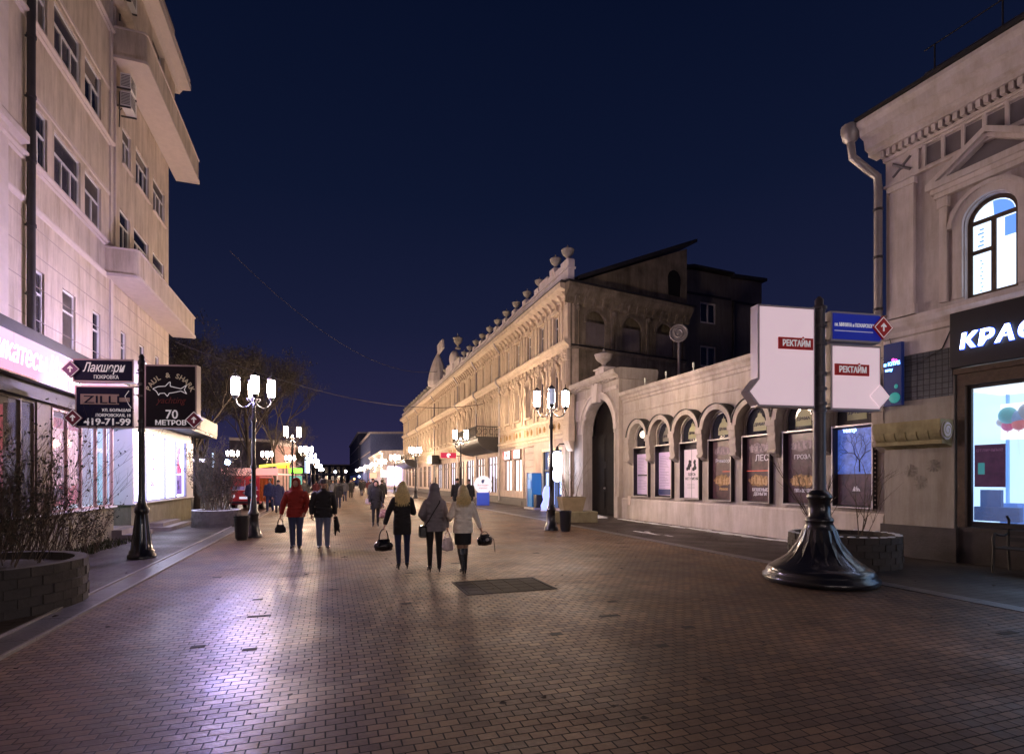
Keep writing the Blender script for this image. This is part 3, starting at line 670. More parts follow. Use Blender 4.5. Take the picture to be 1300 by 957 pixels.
# KРАСОТА sign, hung in front of the lintel
KS = root('shop_sign', 'black shop sign with large glowing white brush letters over the blue display window', 'sign', (12.15+1.38*math.sin(R(5))-.1*math.cos(R(5)), 8.9-1.38*math.cos(R(5))-.1*math.sin(R(5)), 3.98), R(-85))
MB().bbox(0, -.12, 0, 6.2, 0, 1.12, .01).build('board', mat('board_black', (.012,.011,.014), .4, var=.2), KS)
text('КРАСОТА', .40, .18, -.135, .36, KS, glow('neon_halo', (.04,.12,1), 2.2), name='neon_halo', shear=.14, bold=.026, ext=.004, width=2.17, spacing=1.2)  # wider glowing outline added behind the letters to imitate their blue halo
text('КРАСОТА', .40, .18, -.16, .36, KS, glow('neon_white', (.55,.66,1), 9), shear=.14, bold=.008, ext=.02, width=2.15, spacing=1.2)
# blue club sign
CS = root('club_sign', 'dark blue sign with neon lettering and a teal balloon beside the shop pier', 'sign', (12.02, 8.86, 3.36), R(-85))
MB().bbox(.05, -.1, 0, .44, -.005, 1.4, .01).build('board', mat('board_navy', (.005,.012,.06), .4, emit=(.01,.03,.2), es=.2), CS)
text('и КЛУБ', .11, .07, -.115, .9, CS, glow('neon_blue', (.15,.4,1), 7), bold=.003, width=.34)
text('шоу', .08, .1, -.115, .78, CS, glow('neon_blue', (.15,.4,1), 7), bold=.003)
b = MB(); b.sphere((.27,-.115,1.02), .03,.01,.03); b.sphere((.33,-.115,1.0),.025,.01,.025); b.build('neon_flower', glow('neon_pink', (1,.05,.5), 5), CS)
b = MB(); b.sphere((.3,-.115,.17), .12,.012,.12); b.sphere((.33,-.112,.42),.04,.01,.05); b.build('balloon_print', mat('teal_print', (.03,.3,.3), .4, emit=(.03,.3,.28), es=.5), CS)

# things inside the shop window
def rb_local(x, y, z):
    a = R(-85); return (12.15+x*math.cos(a)-y*math.sin(a), 8.9+x*math.sin(a)+y*math.cos(a), z)
bl = [(2.05,2.98,.17,'teal','big teal balloon at the upper left of the bunch in the blue shop window'),(2.36,3.02,.18,'grey','big pale grey balloon at the upper right of the bunch in the shop window'),
 (2.02,2.78,.11,'pink','small pink balloon lowest on the left of the bunch in the shop window'),(2.22,2.79,.12,'coral','coral balloon between the pink one and the other lower balloons'),(2.44,2.80,.12,'rose','rose balloon at the lower right of the bunch in the shop window'),
 (1.91,2.86,.085,'white','tiny white balloon at the left edge of the bunch'),(2.2,2.93,.13,'blue','light blue balloon in the middle of the bunch')]
cols = {'teal': (.12,.5,.55), 'grey': (.4,.45,.55), 'pink': (.8,.15,.35), 'coral': (.8,.2,.2), 'rose': (.7,.1,.2), 'white': (.7,.7,.75), 'blue': (.25,.45,.75)}
for i, (x, z, r, c, lb_) in enumerate(bl):
    p = rb_local(x, .45+.03*(i % 3), z)
    o = root('balloon', lb_, 'balloon', p, 0, 'balloons in the blue shop window')
    b = MB(); b.sphere((0,0,0), r*.9, r*.9, r, 14, 10); b.lathe([(.012,-r-.025),(.004,-r)], n=6, cap=False); b.build('balloon_skin', mat('balloon_'+c, cols[c], .3, emit=cols[c], es=.25), o)
    MB().tube([(0,0,-r),(.01,0,-r-.5)], .002, 4).build('string', M['white'], o)
p = rb_local(1.7, .02, 1.56)
PO = root('window_poster', 'dark red poster standing in the blue lit shop window', 'poster', p, R(-85))
MB().box(0, -.01, 0, .5, .0, .84).build('sheet', mat('poster_maroon', (.07,.02,.05), .4, var=.5, vscale=6, emit=(.05,.02,.08), es=.3), PO)
MB().box(.06, -.014, .25, .17, -.011, .48).build('picture', glow('poster_teal', (.05,.35,.4), .5), PO)
text('отличные', .11, .03, -.016, .70, PO, mat('poster_text', (.25,.12,.2), .5, emit=(.2,.1,.2), es=.3), width=.43)
b = MB(); b.lathe([(.16,0),(.17,.004)],0,0,0,20)
# bench outside the window
BE = root('bench', 'dark wrought iron bench with curling arms under the blue lit window', 'bench', rb_local(3.1, -.55, 0), R(-85))
b = MB()
for k in range(5): b.box(-.75, -.25+k*.1, .43, .75, -.18+k*.1, .46)
b.build('seat', M['ironR'], BE)
b = MB()
for k in range(3): b.box(-.75, .24, .55+k*.12, .75, .27, .63+k*.12)
b.build('backrest', M['ironR'], BE)
for sx in (-.72,.72):
    b = MB(); b.tube([(sx,-.28,0),(sx,-.25,.43),(sx,-.28,.62),(sx,-.22,.72),(sx,-.1,.68),(sx,.1,.66),(sx,.26,.7)], .022, 6); b.tube([(sx,.3,0),(sx,.24,.43),(sx,.27,.95),(sx,.2,1.02)], .022, 6); b.build('arm', M['ironR'], BE)

# ================================================================= THEATRE WALL WITH POSTER NICHES
PW = root('theatre_wall', 'low stucco wall with a row of round arches framing the theatre posters', 'wall', (12.4, 21.0, 0), R(-90))
cen = [1.6+1.59*k for k in range(7)]
w = MB(); wall(w, 0, 11.9, .9, 5.1, [(c-.56, c+.56, 1.0, 3.98, 1) for c in cen], depth=.16, thick=.6); w.build('wall', M['plasterT'], PW)
w = MB(); w.box(0, -.07, 0, 11.9, .6, .84); w.profx([(-.07,.84),(-.03,.9),(.5,.9),(.5,.84)], 0, 11.9); w.build('plinth', M['plinthT'], PW)
w = MB(); w.profx([(0,5.1),(-.06,5.12),(-.06,5.22),(-.12,5.26),(-.12,5.36),(-.22,5.44),(-.24,5.56),(.6,5.6),(.6,5.1)], 0, 11.9)
w.profx([(0,4.58),(-.035,4.6),(-.035,4.66),(0,4.68)], 0, 11.9); w.build('cornice', M['plasterT'], PW)
a_ = MB(); lead = MB()
for c in cen:
    for ro, ri, y0 in ((.80,.62,-.32),):
        o_ = arc(c, 3.42, ro-.01, 0, PI, 20); i_ = arc(c, 3.42, ri, 0, PI, 20)
        for q in range(20): a_.prism([o_[q], o_[q+1], i_[q+1], i_[q]], y0, -.001)
    o_ = arc(c, 3.42, .825, .12, PI-.12, 20); i_ = arc(c, 3.42, .795, .12, PI-.12, 20)
    for q in range(20): lead.prism([o_[q], o_[q+1], i_[q+1], i_[q]], -.36, -.002)
    i2 = arc(c, 3.42, .60, 0, PI, 16); i3 = arc(c, 3.42, .555, 0, PI, 16)
    for q in range(16): a_.prism([i2[q], i2[q+1], i3[q+1], i3[q]], -.05, -.001)
a_.build('arch', M['plasterT'], PW); lead.build('lead_flashing', M['roof'], PW)
for k in range(8):
    c = 1.6+1.59*(k-.5); m_ = MB()
    m_.profx([(-.32,3.42),(-.32,3.1),(-.29,3.0),(-.31,2.85),(-.26,2.6),(-.16,2.42),(0,2.34),(0,3.42)], c-.14, c+.14)
    m_.box(c-.17, -.36, 3.27, c+.17, 0, 3.43); m_.tube([(c-.15,-.24,2.52),(c+.15,-.24,2.52)], .07, 10); m_.build('console', M['plasterT'], PW)
pd = mat('poster_black', (.04,.022,.028), .3, var=.6, vscale=3.5, var_col=(.13,.065,.075), emit=(.12,.05,.08), es=.10); pv = mat('poster_violet', (.45,.34,.50), .4, var=.08, vscale=2, emit=(.5,.36,.58), es=.28)
cream = mat('emblem_cream', (.34,.33,.20), .6, emit=(.4,.38,.2), es=.06)
casem = mat('case_dark', (.018,.014,.022), .4)
tw = mat('poster_letters', (.5,.45,.5), .5, emit=(.6,.5,.6), es=.25); tdk = mat('ink_black', (.02,.015,.03), .5)
spec = [('violet list', None), ('list', None), ('mask', ('ЗДЕСЬ', 'НЕТ МЕНЯ')), ('dark', ('Ревизор', 'Иванов')), ('dark', ('ЛЕС', 'БЕШЕНЫЕ\nДЕНЬГИ')), ('dark', ('ГРОЗА', 'ПЯТЬ ВЕЧЕРОВ')), ('blue', None)]
labs = ['tall poster case with a pale violet bill, nearest the dark gate arch', 'poster case with a pale printed bill and dark blue foot, second from the gate',
 'poster case holding a white bill with two black heads', 'dark poster case with golden figures and small script lettering', 'dark theatre poster case lettered ЛЕС and БЕШЕНЫЕ ДЕНЬГИ',
 'dark theatre poster case lettered ПЯТЬ ВЕЧЕРОВ with an orange stage scene', 'poster case with a blue tree picture beside the shop pier']
for k, c in enumerate(cen):
    X, Y = 12.4, 21.0-c
    P = root('poster_case', labs[k], 'poster case', (12.4, 21.0-c, 1.0), R(-90), 'theatre poster cases in the arches')
    f = MB(); f.box(-.55, -.13, 0, -.51, .13, 2.06); f.box(.51, -.13, 0, .55, .13, 2.06); f.box(-.51, -.13, 0, .51, .13, .05); f.box(-.51, -.13, 2.02, .51, .13, 2.06); f.box(-.51,.10,.05,.51,.13,2.02)
    f.build('case', casem, P)
    f = MB()
    for (a, b, c2, d2) in ((-.555,-.525,0,2.07),(.525,.555,0,2.07)): f.box(a, -.15, c2, b, -.131, d2)
    f.box(-.525,-.15,0,.525,-.131,.03); f.box(-.525,-.15,2.03,.525,-.131,2.07)
    o_ = arc(0, 2.40, .555, 0, PI, 16); i_ = arc(0, 2.40, .53, 0, PI, 16)
    for q in range(16): f.prism([o_[q], o_[q+1], i_[q+1], i_[q]], .02, .05)
    f.build('frame', M['signF'], P)
    # lunette with emblem
    l_ = MB(); l_.prism([(-.54,2.075),(.54,2.075)]+arc(0, 2.40, .54, 0, PI, 16), .06, .08); lo = l_.build('lunette', M['glassB'], P)
    e = MB(); e.prism([(-.26,2.2),(.26,2.2),(.25,2.42),(.17,2.58),(.09,2.64),(.06,2.74),(.02,2.70),(0,2.82),(-.03,2.70),(-.07,2.76),(-.09,2.64),(-.17,2.58),(-.25,2.42)], .045, .058)
    if k > 0:
        eo = e.build('emblem', cream if k > 1 else mat('emblem_dim', (.16,.15,.12), .6), lo); text('ДРАМА', .12, 0, .038, 2.36, eo, tdk, align='CENTER', bold=.004)
    else:
        g_ = MB(); g_.sphere((0,.03,2.6), .3, .05, .16); g_.build('lamp_globe', glow('lunette_lamp', (1,.8,.6), 2.2), lo)
    kind = spec[k][0]
    s_ = MB()
    if kind in ('violet list', 'list'): s_.box(-.48, .02, .1, .34, .035, 1.78)
    elif kind == 'mask': s_.box(-.44, .0, .04, .44, .035, 1.80)
    else: s_.box(-.50, .02, .06, .50, .035, 2.0)
    pm = pv if kind in ('violet list','list') else (mat('poster_white', (.62,.52,.58), .45, var=.05, vscale=2, emit=(.62,.48,.58), es=.28) if kind == 'mask' else pd)
    sh = s_.build('poster', pm, P)
    rr = random.Random(k)
    if kind in ('violet list', 'list'):
        l_ = MB()
        for q in range(22): z = 1.62-q*.062; l_.box(-.42, .012, z, -.42+.35+rr.random()*.3, .018, z+.012)
        l_.build('print', mat('print_grey', (.2,.15,.25), .6), sh)
        if kind == 'list': MB().box(-.5, .008, .12, .5, .016, .34).build('band', mat('band_blue', (.03,.04,.16), .5), sh)
        else: MB().box(-.42,.008,.86,.3,.014,.92).build('band', tdk, sh)
    elif kind == 'mask':
        l_ = MB()
        for sx in (-.17,.17):
            for q in range(9): l_.sphere((sx+rr.uniform(-.1,.1), -.004, 1.22+rr.uniform(-.14,.14)), .06, .006, .07, 8, 6)
        l_.build('print', tdk, sh); text('ЗДЕСЬ', .13, 0, -.01, .86, sh, tdk, align='CENTER'); text('НЕТ ! МЕНЯ', .13, 0, -.01, .70, sh, tdk, align='CENTER', width=.7)
        l_ = MB(); l_.box(-.004,-.012,.06,.004,-.006,1.8)
        for q in range(4): l_.box(-.25,-.008,.55-q*.05,.25-rr.random()*.1,-.004,.556-q*.05)
        l_.build('print', tdk, sh)
    elif kind == 'dark':
        fm_ = mat('figure_gold', (.22,.13,.08), .6, var=.4, vscale=12, emit=(.8,.42,.2), es=.3); fv = mat('figure_rose', (.22,.16,.18), .6, var=.4, vscale=12, emit=(.6,.42,.46), es=.25)
        for (zc_, hh, mm_, nn) in ((1.66, .30, 'rose', 4), (.68, .36, 'gold', 6)):
            base = (.30,.20,.24) if mm_ == 'rose' else (.42,.22,.09)
            pcm = mat('scene_'+mm_, (base[0]*.1,base[1]*.1,base[2]*.1), .5, var=.5, vscale=7 if mm_ == 'rose' else 9, var_col=base, emit=base, es=.12)
            n_ = 26; ring = [(math.cos(q*2*PI/n_)*.40*(1+rr.uniform(-.14,.14)), zc_+math.sin(q*2*PI/n_)*hh*.5*(1+rr.uniform(-.2,.2))) for q in range(n_)]
            MB().prism(ring, .010, .019).build('stage_picture', pcm, sh)
            l_ = MB()
            for q in range(nn):
                x = -.27+q*.54/(nn-1)+rr.uniform(-.04,.04); z = zc_-hh*.42+rr.uniform(0,.06); h_ = hh*rr.uniform(.45,.75); w_ = rr.uniform(.035,.055); lean = rr.uniform(-.04,.04)
                l_.prism([(x-w_,z),(x+w_,z),(x+w_*.6+lean,z+h_*.45),(x+w_*.75+lean,z+h_*.78),(x+lean,z+h_*.84),(x-w_*.75+lean,z+h_*.78),(x-w_*.5+lean,z+h_*.45)], .004, .009); l_.sphere((x+lean*1.1,.006,z+h_*.93), .022,.003,.028, 8, 6)
                if rr.random() < .6: l_.tube([(x+lean,.006,z+h_*.7),(x+lean+rr.choice([-1,1])*.08,.006,z+h_*rr.uniform(.6,1.0))], .010, 4)
            l_.build('stage_figures', fv if mm_ == 'rose' else fm_, sh)
        text(spec[k][1][0], .26 if k == 4 else .17, .12 if k == 4 else 0, .005, 1.28, sh, tw, align='CENTER', bold=.003)
        text(spec[k][1][1], .13, .05, .005, .36, sh, tw if k > 3 else fm_, align='CENTER', bold=.003, width=.62 if k > 3 else .4)
        if k in (3, 4): MB().box(-.5 if k == 4 else 0, .006, .97, .42, .012, .985).build('red_stripe', glow('red_stripe', (1,.12,.05), 1.2), sh)
    else:
        tb = MB(); tb.box(-.5,.012,.85,.5,.019,1.98); bo = tb.build('picture', mat('picture_blue', (.03,.07,.3), .4, var=.9, vscale=3.2, emit=(.08,.18,.8), es=.35, var_col=(.2,.35,.9)), sh)
        tb = MB(); rr2 = random.Random(2)
        def tw_(x, z, a, l, r_):
            if l < .06: return
            x2, z2 = x+math.sin(a)*l, z+math.cos(a)*l
            if abs(x2) > .48 or z2 > 1.95: return
            tb.tube([(x,.009,z),(x2,.009,z2)], r_, 4)
            for s2 in (-1,1): tw_(x2, z2, a+s2*rr2.uniform(.3,.7), l*.78, r_*.7)
        tw_(.1,.9,0,.28,.018); tb.build('picture_tree', tdk, bo)
        text('театр', .14, -.35, .006, 2.02-.12, sh, glow('neon_script', (.4,.6,1), 3), bold=.004)
        MB().prism([(-.1,.42),(.12,.42),(.1,.47),(.06,.5),(.03,.56),(0,.5),(-.04,.54),(-.06,.49)], .006, .012).build('crest', tw, sh)
# plaque and lamp brackets on the cornice
MB().bbox(.62-.08, -.1, .62, .62+.14, -.071, 1.25-.25, .01).build('plaque', M['trimL'], PW)
for x in (1.9, 3.35, 5.0):
    b = MB(); b.tube([(x,-.1,5.58),(x,-.1,5.72)], .02, 6); b.lathe([(.035,0),(.035,.16)], x, -.1, 5.72, 8); b.build('stub_light', mat('stub_white', (.6,.6,.5), .5, emit=(.8,.75,.6), es=.15), PW)
g = MB()
for z in (1.0,1.6,2.2,2.8,3.3): 
    for q in range(3): pass
c_ = MB()
for q in range(26): c_.sphere((11.72,-.1,1.0+q*.11), .02, n=6, m=4)
c_.build('hanging_chain', M['trimL'], PW)
# ================================================================= GATE
GT = root('gate_arch', 'massive weathered arched gateway with an urn on top and dark closed doors', 'gateway', (12.2, 25.6, 0), R(-90))
w = MB(); wall(w, 0, 4.6, 0, 6.3, [(1.1, 4.2, 0, 5.55, 1)], depth=.5, thick=1.9); w.build('wall', M['plasterT'], GT)
w = MB(); wall(w, .02, 4.58, .3, 6.0, [], y=3.2, thick=.2)
g = MB()
o_ = arc(2.65, 4.0, 1.86, 0, PI, 24); i_ = arc(2.65, 4.0, 1.55, 0, PI, 24)
for q in range(24): g.prism([o_[q], o_[q+1], i_[q+1], i_[q]], -.08, .0)
o_ = arc(2.65, 4.0, 1.90, 0, PI, 24); i_ = arc(2.65, 4.0, 1.80, 0, PI, 24)
for q in range(24): g.prism([o_[q], o_[q+1], i_[q+1], i_[q]], -.13, .0)
g.prism([(2.42,5.38),(2.88,5.38),(3.0,6.25),(2.30,6.25)], -.24, .0)
g.box(.25, -.06, 4.7, 1.4, 0, 5.75); g.box(.32, -.09, 4.8, 1.3, -.06, 5.65); g.box(3.2, -.05, 5.8, 4.4, 0, 5.95)
g.build('archivolt', M['plinthT'], GT)
g = MB(); g.box(0, -.10, 0, .98, .0, .95); g.box(4.32, -.10, 0, 4.62, 0, .95); g.box(.98,-.04,0,1.1,0,3.95); g.box(4.2,-.04,0,4.32,0,3.95)
g.box(1.0, -.05, 3.85, 1.12, .5, 4.02); g.box(4.18,-.05,3.85,4.3,.5,4.02); g.build('pilaster', M['plasterT'], GT)
g = MB(); g.profx([(0,6.2),(-.12,6.22),(-.14,6.34),(-.28,6.42),(-.34,6.52),(-.34,6.62),(0,6.7),(1.9,6.7),(1.95,6.6),(1.9,6.2)], -.0, 4.72)
rr = random.Random(2)
for q in range(40): g.sphere((.15+q*.112, -.15-rr.random()*.1, 6.2+rr.random()*.1), .05+rr.random()*.03, .05, .04, 6, 5)
g.build('cornice', M['plasterT'], GT)
g = MB(); g.bbox(2.2, .05, 6.68, 3.05, .6, 7.0, .03); g.bbox(2.1, .0, 6.98, 3.15, .65, 7.06, .02); g.build('pedestal', M['plinthT'], GT)
g = MB(); wall(g, 1.1, 4.2, 0, 5.55, [], y=1.75, thick=.15); g.build('back_wall', M['plasterT'], GT)
g = MB()
for (x0, x1) in ((1.12,2.64),(2.66,4.18)):
    g.bbox(x0, .46, .02, x1, .54, 3.9, .01)
    for z in (.3,1.4,2.6): g.box(x0+.15, .43, z, x1-.15, .458, z+.85 if z < 2.6 else 3.7)
gd = g.build('gate_door', M['wood'], GT); gd.data.materials[0] = mat('door_blackbrown', (.010,.0075,.007), .8, var=.3, bump=.3, spec=.1)
MB().prism([(1.12,3.92),(4.18,3.92)]+arc(2.65, 4.0, 1.53, 0, PI, 24), .60, .66).build('vault_shade', MATS['door_blackbrown'], GT)  # dark panel added over the doors, imitating the shade inside the vault
g = MB(); g.lathe([(.03,0),(.03,.02)], 2.5, .42, 1.3, 8); g.sphere((2.5,.42,1.3), .05); g.build('door_handle', M['pipeL'], gd)

def urn_mb(h=.8, r=.32):
    prof = [(r*.62,0),(r*.62,h*.06),(r*.28,h*.12),(r*.22,h*.2),(r*.35,h*.27),(r*.8,h*.42),(r,h*.55),(r*.98,h*.64),(r*1.08,h*.66),(r*1.08,h*.70),(r*.85,h*.72),(r*.5,h*.78),(r*.15,h*.86),(r*.14,h*.92),(r*.05,h)]
    return MB().lathe(prof, n=16)
urn_mb(.95,.42).build('urn', M['plasterT'], GT, loc=(2.6,.32,7.06))

# ================================================================= ORNATE BUILDING
OB = root('ornate_building', 'long richly ornamented three storey building with urns along its roof', 'building', (12.0, 25.7, 0), R(-90))
L = -67
pitch = 2.12
wx = [-1.75-k*pitch for k in range(31)]
SO, TO = M['stoneO'], M['trimO']
# ground floor bays
g_open = [(-4.05,-1.0,.1,3.5), (-7.2,-5.25,.1,3.8), (-9.15,-7.5,.95,3.72), (-11.2,-9.55,.95,3.72)]
x = -13.0
while x > -64: g_open.append((x-2.5, x, .75, 3.45)); x -= 3.45
w = MB(); wall(w, L, 0, 0, 4.0, g_open, depth=.25, thick=.6); w.build('ground_floor_wall', mat('stucco_rose', (.50,.40,.36), .85, var=.15, vscale=2, bump=.3, dirt=.25), OB)
w = MB(); wall(w, L, 0, 4.0, 8.85, [(c-.42, c+.42, 5.65, 7.95, 1) for c in wx], depth=.2, thick=.5); w.build('wall', SO, OB)
w = MB(); wall(w, L, 0, 8.85, 11.35, [(c-.36, c+.36, 9.25, 10.75) for c in wx], depth=.2, thick=.5); w.build('wall', SO, OB)
w = MB()
for (a, b) in ((L,-4.2),(-.95,0)): w.box(a, -.06, 0, b, 0, .5 if a == L else .5)
w.box(L, -.09, 0, -7.3, -.06, .3); w.build('plinth', M['plinthD'], OB)
c = MB()
c.profx([(0,3.98),(-.06,4.0),(-.08,4.12),(-.18,4.2),(-.18,4.3),(0,4.34)], L, .02)
c.profx([(0,4.98),(-.05,5.0),(-.10,5.08),(-.10,5.16),(0,5.2)], L, .02)
c.profx([(0,8.62),(-.08,8.65),(-.1,8.8),(-.25,8.88),(-.34,8.98),(-.34,9.08),(0,9.14)], L, .05)
c.profx([(0,11.35),(-.1,11.36),(-.12,11.5),(-.3,11.62),(-.62,11.75),(-.66,11.98),(-.5,12.04),(.5,12.1),(.5,11.35)], L, .12)
c.build('cornice', TO, OB)
c = MB()
for k in range(95):
    x = -.15-k*.7; c.profx([(0,11.05),(-.1,11.1),(-.16,11.3),(-.42,11.6),(0,11.6)], x-.14, x)
    c.profx([(0,8.35),(-.1,8.4),(-.12,8.62),(0,8.62)], x-.12, x)
c.build('modillion', TO, OB, kind='stuff')
MB().box(L, -.64, 11.985, .3, -.1, 12.06).build('roof_edge', M['roof'], OB)
c = MB()
c.box(L, -.2, 12.1, .2, .15, 12.75); c.box(L, -.27, 12.75, .25, .22, 12.85)
c.box(-2.6,-.21,12.85,.22,.16,13.15); c.box(-3.9,-.22,12.85,-2.6,.15,13.3)
c.profx([(-.2,12.85),(.15,12.85),(.15,13.2),(-.2,13.2)], -.6, .25)
c.build('parapet', M['trimR'], OB)
rr = random.Random(11)
uo = urn_mb(.95,.34).build('urn', M['plasterG'], OB, loc=(-.3,0,13.2)); uo['label'] = ''; del uo['label']
pb = MB(); pb.box(-.3,-.25,0,.3,.25,.35); pbo = pb.build('urn_pedestal', M['trimR'], OB, loc=(-1.8,0,12.85))
uo.location.z = 13.28; uo.scale = (.95,)*3; MB().bbox(-.75,-.22,13.15,.15,.17,13.3,.02).build('urn_pedestal', M['trimR'], OB)
for x, z, s_ in [(-1.9,13.45,.9)]+[(-4.3-2.12*k,13.15,.8) for k in range(14)]+[(-42-2.3*k,12.85,.95) for k in range(11)]:
    u = dup(uo, OB, loc=(x, 0, z)); u.scale = (s_,)*3
    p_ = dup(pbo, OB, loc=(x, 0, z-.35))
# pediment group with spire and plaque
PG = MB(); PG.lathe([(1.15,0),(1.2,.5),(1.05,1.4),(.8,2.3),(.5,3.1),(.2,3.7),(.05,4.0)], n=20, flute=-.06)
PG.build('spire', M['trimR'], OB, loc=(-36.8,.1,12.7))
PG = MB(); PG.bbox(-1.0,-.12,0,1.0,.12,1.1,.03); PG.build('plaque', M['trimR'], OB, loc=(-35.0,.1,16.4), rot=(0,R(-9),R(6)))
PG = MB(); PG.tube([(0,0,0),(0,0,1.0)], .08, 6); PG.build('plaque_post', M['plasterG'], OB, loc=(-36.0,.1,15.9))
PG = MB(); PG.sphere((0,0,0), .9,.5,.9, 14, 10); PG.box(-.95,-.4,-1.2,.95,.4,-.6); PG.box(-2.8,-.3,-1.2,-.95,.3,-.4); PG.box(.95,-.3,-1.2,3.4,.3,-.5); PG.build('pediment', M['trimR'], OB, loc=(-27.6,.0,13.9))
u = dup(uo, OB, loc=(-26,0,14.6)); u.scale = (1.3,1.3,1.6)
# openings: second floor arches and third floor windows
a1 = window(OB, wx[0]-.42, wx[0]+.42, 5.65, 7.95, .16, M['trimL'], M['glassB'], 1, arched=True, fw=.06)
a3 = window(OB, wx[0]-.36, wx[0]+.36, 9.25, 10.75, .16, M['white'], M['glassB'], 2, transom=.6, fw=.045)
s2 = MB(); cx = wx[0]
for sg in (-1, 1):
    s2.box(cx+sg*.50-.06, -.12, 5.5, cx+sg*.50+.06, 0, 7.3); s2.box(cx+sg*.50-.1, -.17, 7.3, cx+sg*.50+.1, 0, 7.55)
    s2.box(cx+sg*.78-.13, -.07, 5.35, cx+sg*.78+.13, 0, 8.05); s2.box(cx+sg*.78-.17, -.14, 8.0, cx+sg*.78+.17, 0, 8.34); s2.box(cx+sg*.78-.17, -.12, 5.22, cx+sg*.78+.17, 0, 5.5)
    s2.sphere((cx+sg*.78,-.15,8.16), .12,.07,.14, 8, 6); s2.tube([(cx+sg*.78,-.08,6.1),(cx+sg*.78,-.13,6.6),(cx+sg*.78,-.08,7.1)], [.03,.09,.03], 6)
o_ = arc(cx, 7.53, .66, 0, PI, 16); i_ = arc(cx, 7.53, .46, 0, PI, 16)
for q in range(16): s2.prism([o_[q], o_[q+1], i_[q+1], i_[q]], -.22 if q % 2 else -.18, 0)
s2.box(cx-.62, -.2, 5.5, cx+.62, 0, 5.62); s2.box(cx-.1, -.28, 7.95, cx+.1, 0, 8.4); s2.sphere((cx,-.22,8.25), .13,.1,.16, 8, 6)
for q in range(7): s2.sphere((cx-.45+q*.15,-.14,8.3+.1*math.cos(q)), .07,.05,.06, 6, 5)
# third floor surround and pilasters
for sg in (-1, 1):
    s2.box(cx+sg*.44-.07, -.08, 9.15, cx+sg*.44+.07, 0, 10.85); s2.box(cx+sg*.80-.12, -.1, 9.15, cx+sg*.80+.12, 0, 11.0); s2.box(cx+sg*1.0-.06, -.05, 9.15, cx+sg*1.0+.06, 0, 11.0)
    s2.box(cx+sg*.8-.17,-.16,10.85,cx+sg*.8+.17,0,11.05)
s2.prism([(cx-.55,10.85),(cx+.55,10.85),(cx+.42,11.0),(cx,11.12),(cx-.42,11.0)], -.18, 0)
s2o = s2.build('window_surround', TO, OB)
md = MB()
for sg in (-.35, .35):
    for q in range(8):
        a = q*PI/4; md.sphere((cx+sg+.11*math.cos(a), -.03, 4.65+.13*math.sin(a)), .06, .03, .06, 6, 5)
    md.sphere((cx+sg,-.05,4.65), .07,.04,.07, 6, 5)
md.box(cx-.95,-.02,4.42,cx-.8,0,4.9); mdo = md.build('medallion', mat('medallion_ochre', (.42,.27,.12), .8, var=.2), OB)
for k, c0 in enumerate(wx[1:], 1):
    dx = c0-wx[0]
    dup(a1, OB, loc=(dx,0,0)); dup(a3, OB, loc=(dx,0,0)); dup(s2o, OB, loc=(dx,0,0))
    if k < 14: dup(mdo, OB, loc=(dx,0,0))
# corner pilasters and bracket
c = MB(); c.bbox(-.55,-.14,5.2,-.05,.0,8.3,.02); c.bbox(-.6,-.2,8.0,0.02,.0,8.6,.03); c.bbox(-.5,-.12,9.15,-.05,0,11,.02)
c.tube([(-.42,-.16,5.3),(-.42,-.16,8.0)], .07, 8); c.tube([(-.18,-.16,5.3),(-.18,-.16,8.0)], .07, 8)
for q in range(12): c.sphere((-.3+.2*math.cos(q*1.9),-.2,8.1+q*.04), .09,.07,.07, 6, 5)
c.bbox(-.3,-.32,3.7,.5,.05,4.6,.04); c.profx([(0,3.2),(-.12,3.3),(-.3,3.7),(0,3.7)], -.2, .42); c.bbox(-.2,-.28,4.6,.45,.05,6.1,.03)
c.build('corner_pilaster', TO, OB)
# shop windows on the ground floor
for i, (a, b, z0, z1) in enumerate(g_open[2:4]):
    f = MB(); f.box(a, .1, z0, a+.06, .16, z1-.65); f.box(b-.06, .1, z0, b, .16, z1-.65); f.box((a+b)/2-.03,.1,z0,(a+b)/2+.03,.16,z1-.65); f.box(a,.04,z1-.68,b,.2,z1-.62)
    fo = f.build('shop_window', M['wood'], OB); MB().box(a, .2, z0, b, .24, z1-.65).build('lit_display', glow('display_warm', (1,.78,.74), 1.7), fo)
    s_ = MB(); s_.box(a,-.12,z1-.62,b,.15,z1+.02); so_ = s_.build('shop_sign', M['wood'], OB)
    MB().box(a+.45,-.14,z1-.58,b-.05,-.121,z1-.02).build('sign_face', glow('sign_white_pink', (1,.72,.76), 2.2), so_); MB().box(a+.05,-.145,z1-.58,a+.45,-.121,z1-.02).build('sign_face', glow('sign_red', (.9,.04,.06), 1.2), so_)
    b2 = MB(); b2.sphere((a+.95,-.15,z1-.3), .17,.01,.17); b2.build('sign_emblem', glow('sign_red', (1,.04,.06), 1.5), so_)
g = MB()
for q in range(9): g.bbox(-7.2, .1, .1+q*.41, -5.25, .18, .1+q*.41+.395, .01)
g.build('roller_shutter', M['greyB'], OB).data.materials[0] = mat('shutter', (.34,.29,.27), .6, var=.1)
f = MB(); f.box(-4.05,.02,.1,-3.92,.2,3.5); f.box(-1.13,.02,.1,-1.0,.2,3.5); f.box(-3.92,.02,3.36,-1.13,.2,3.5); fo = f.build('door_frame', mat('frame_cream', (.7,.6,.4), .6), OB)
f = MB()
for x in (-3.9,-3.1,-2.5,-1.8,-1.2): f.box(x,.1,.15,x+.05,.16,3.36)
f.box(-3.9,.1,2.2,-1.13,.17,2.28); f.build('mullion', M['ironR'], fo)
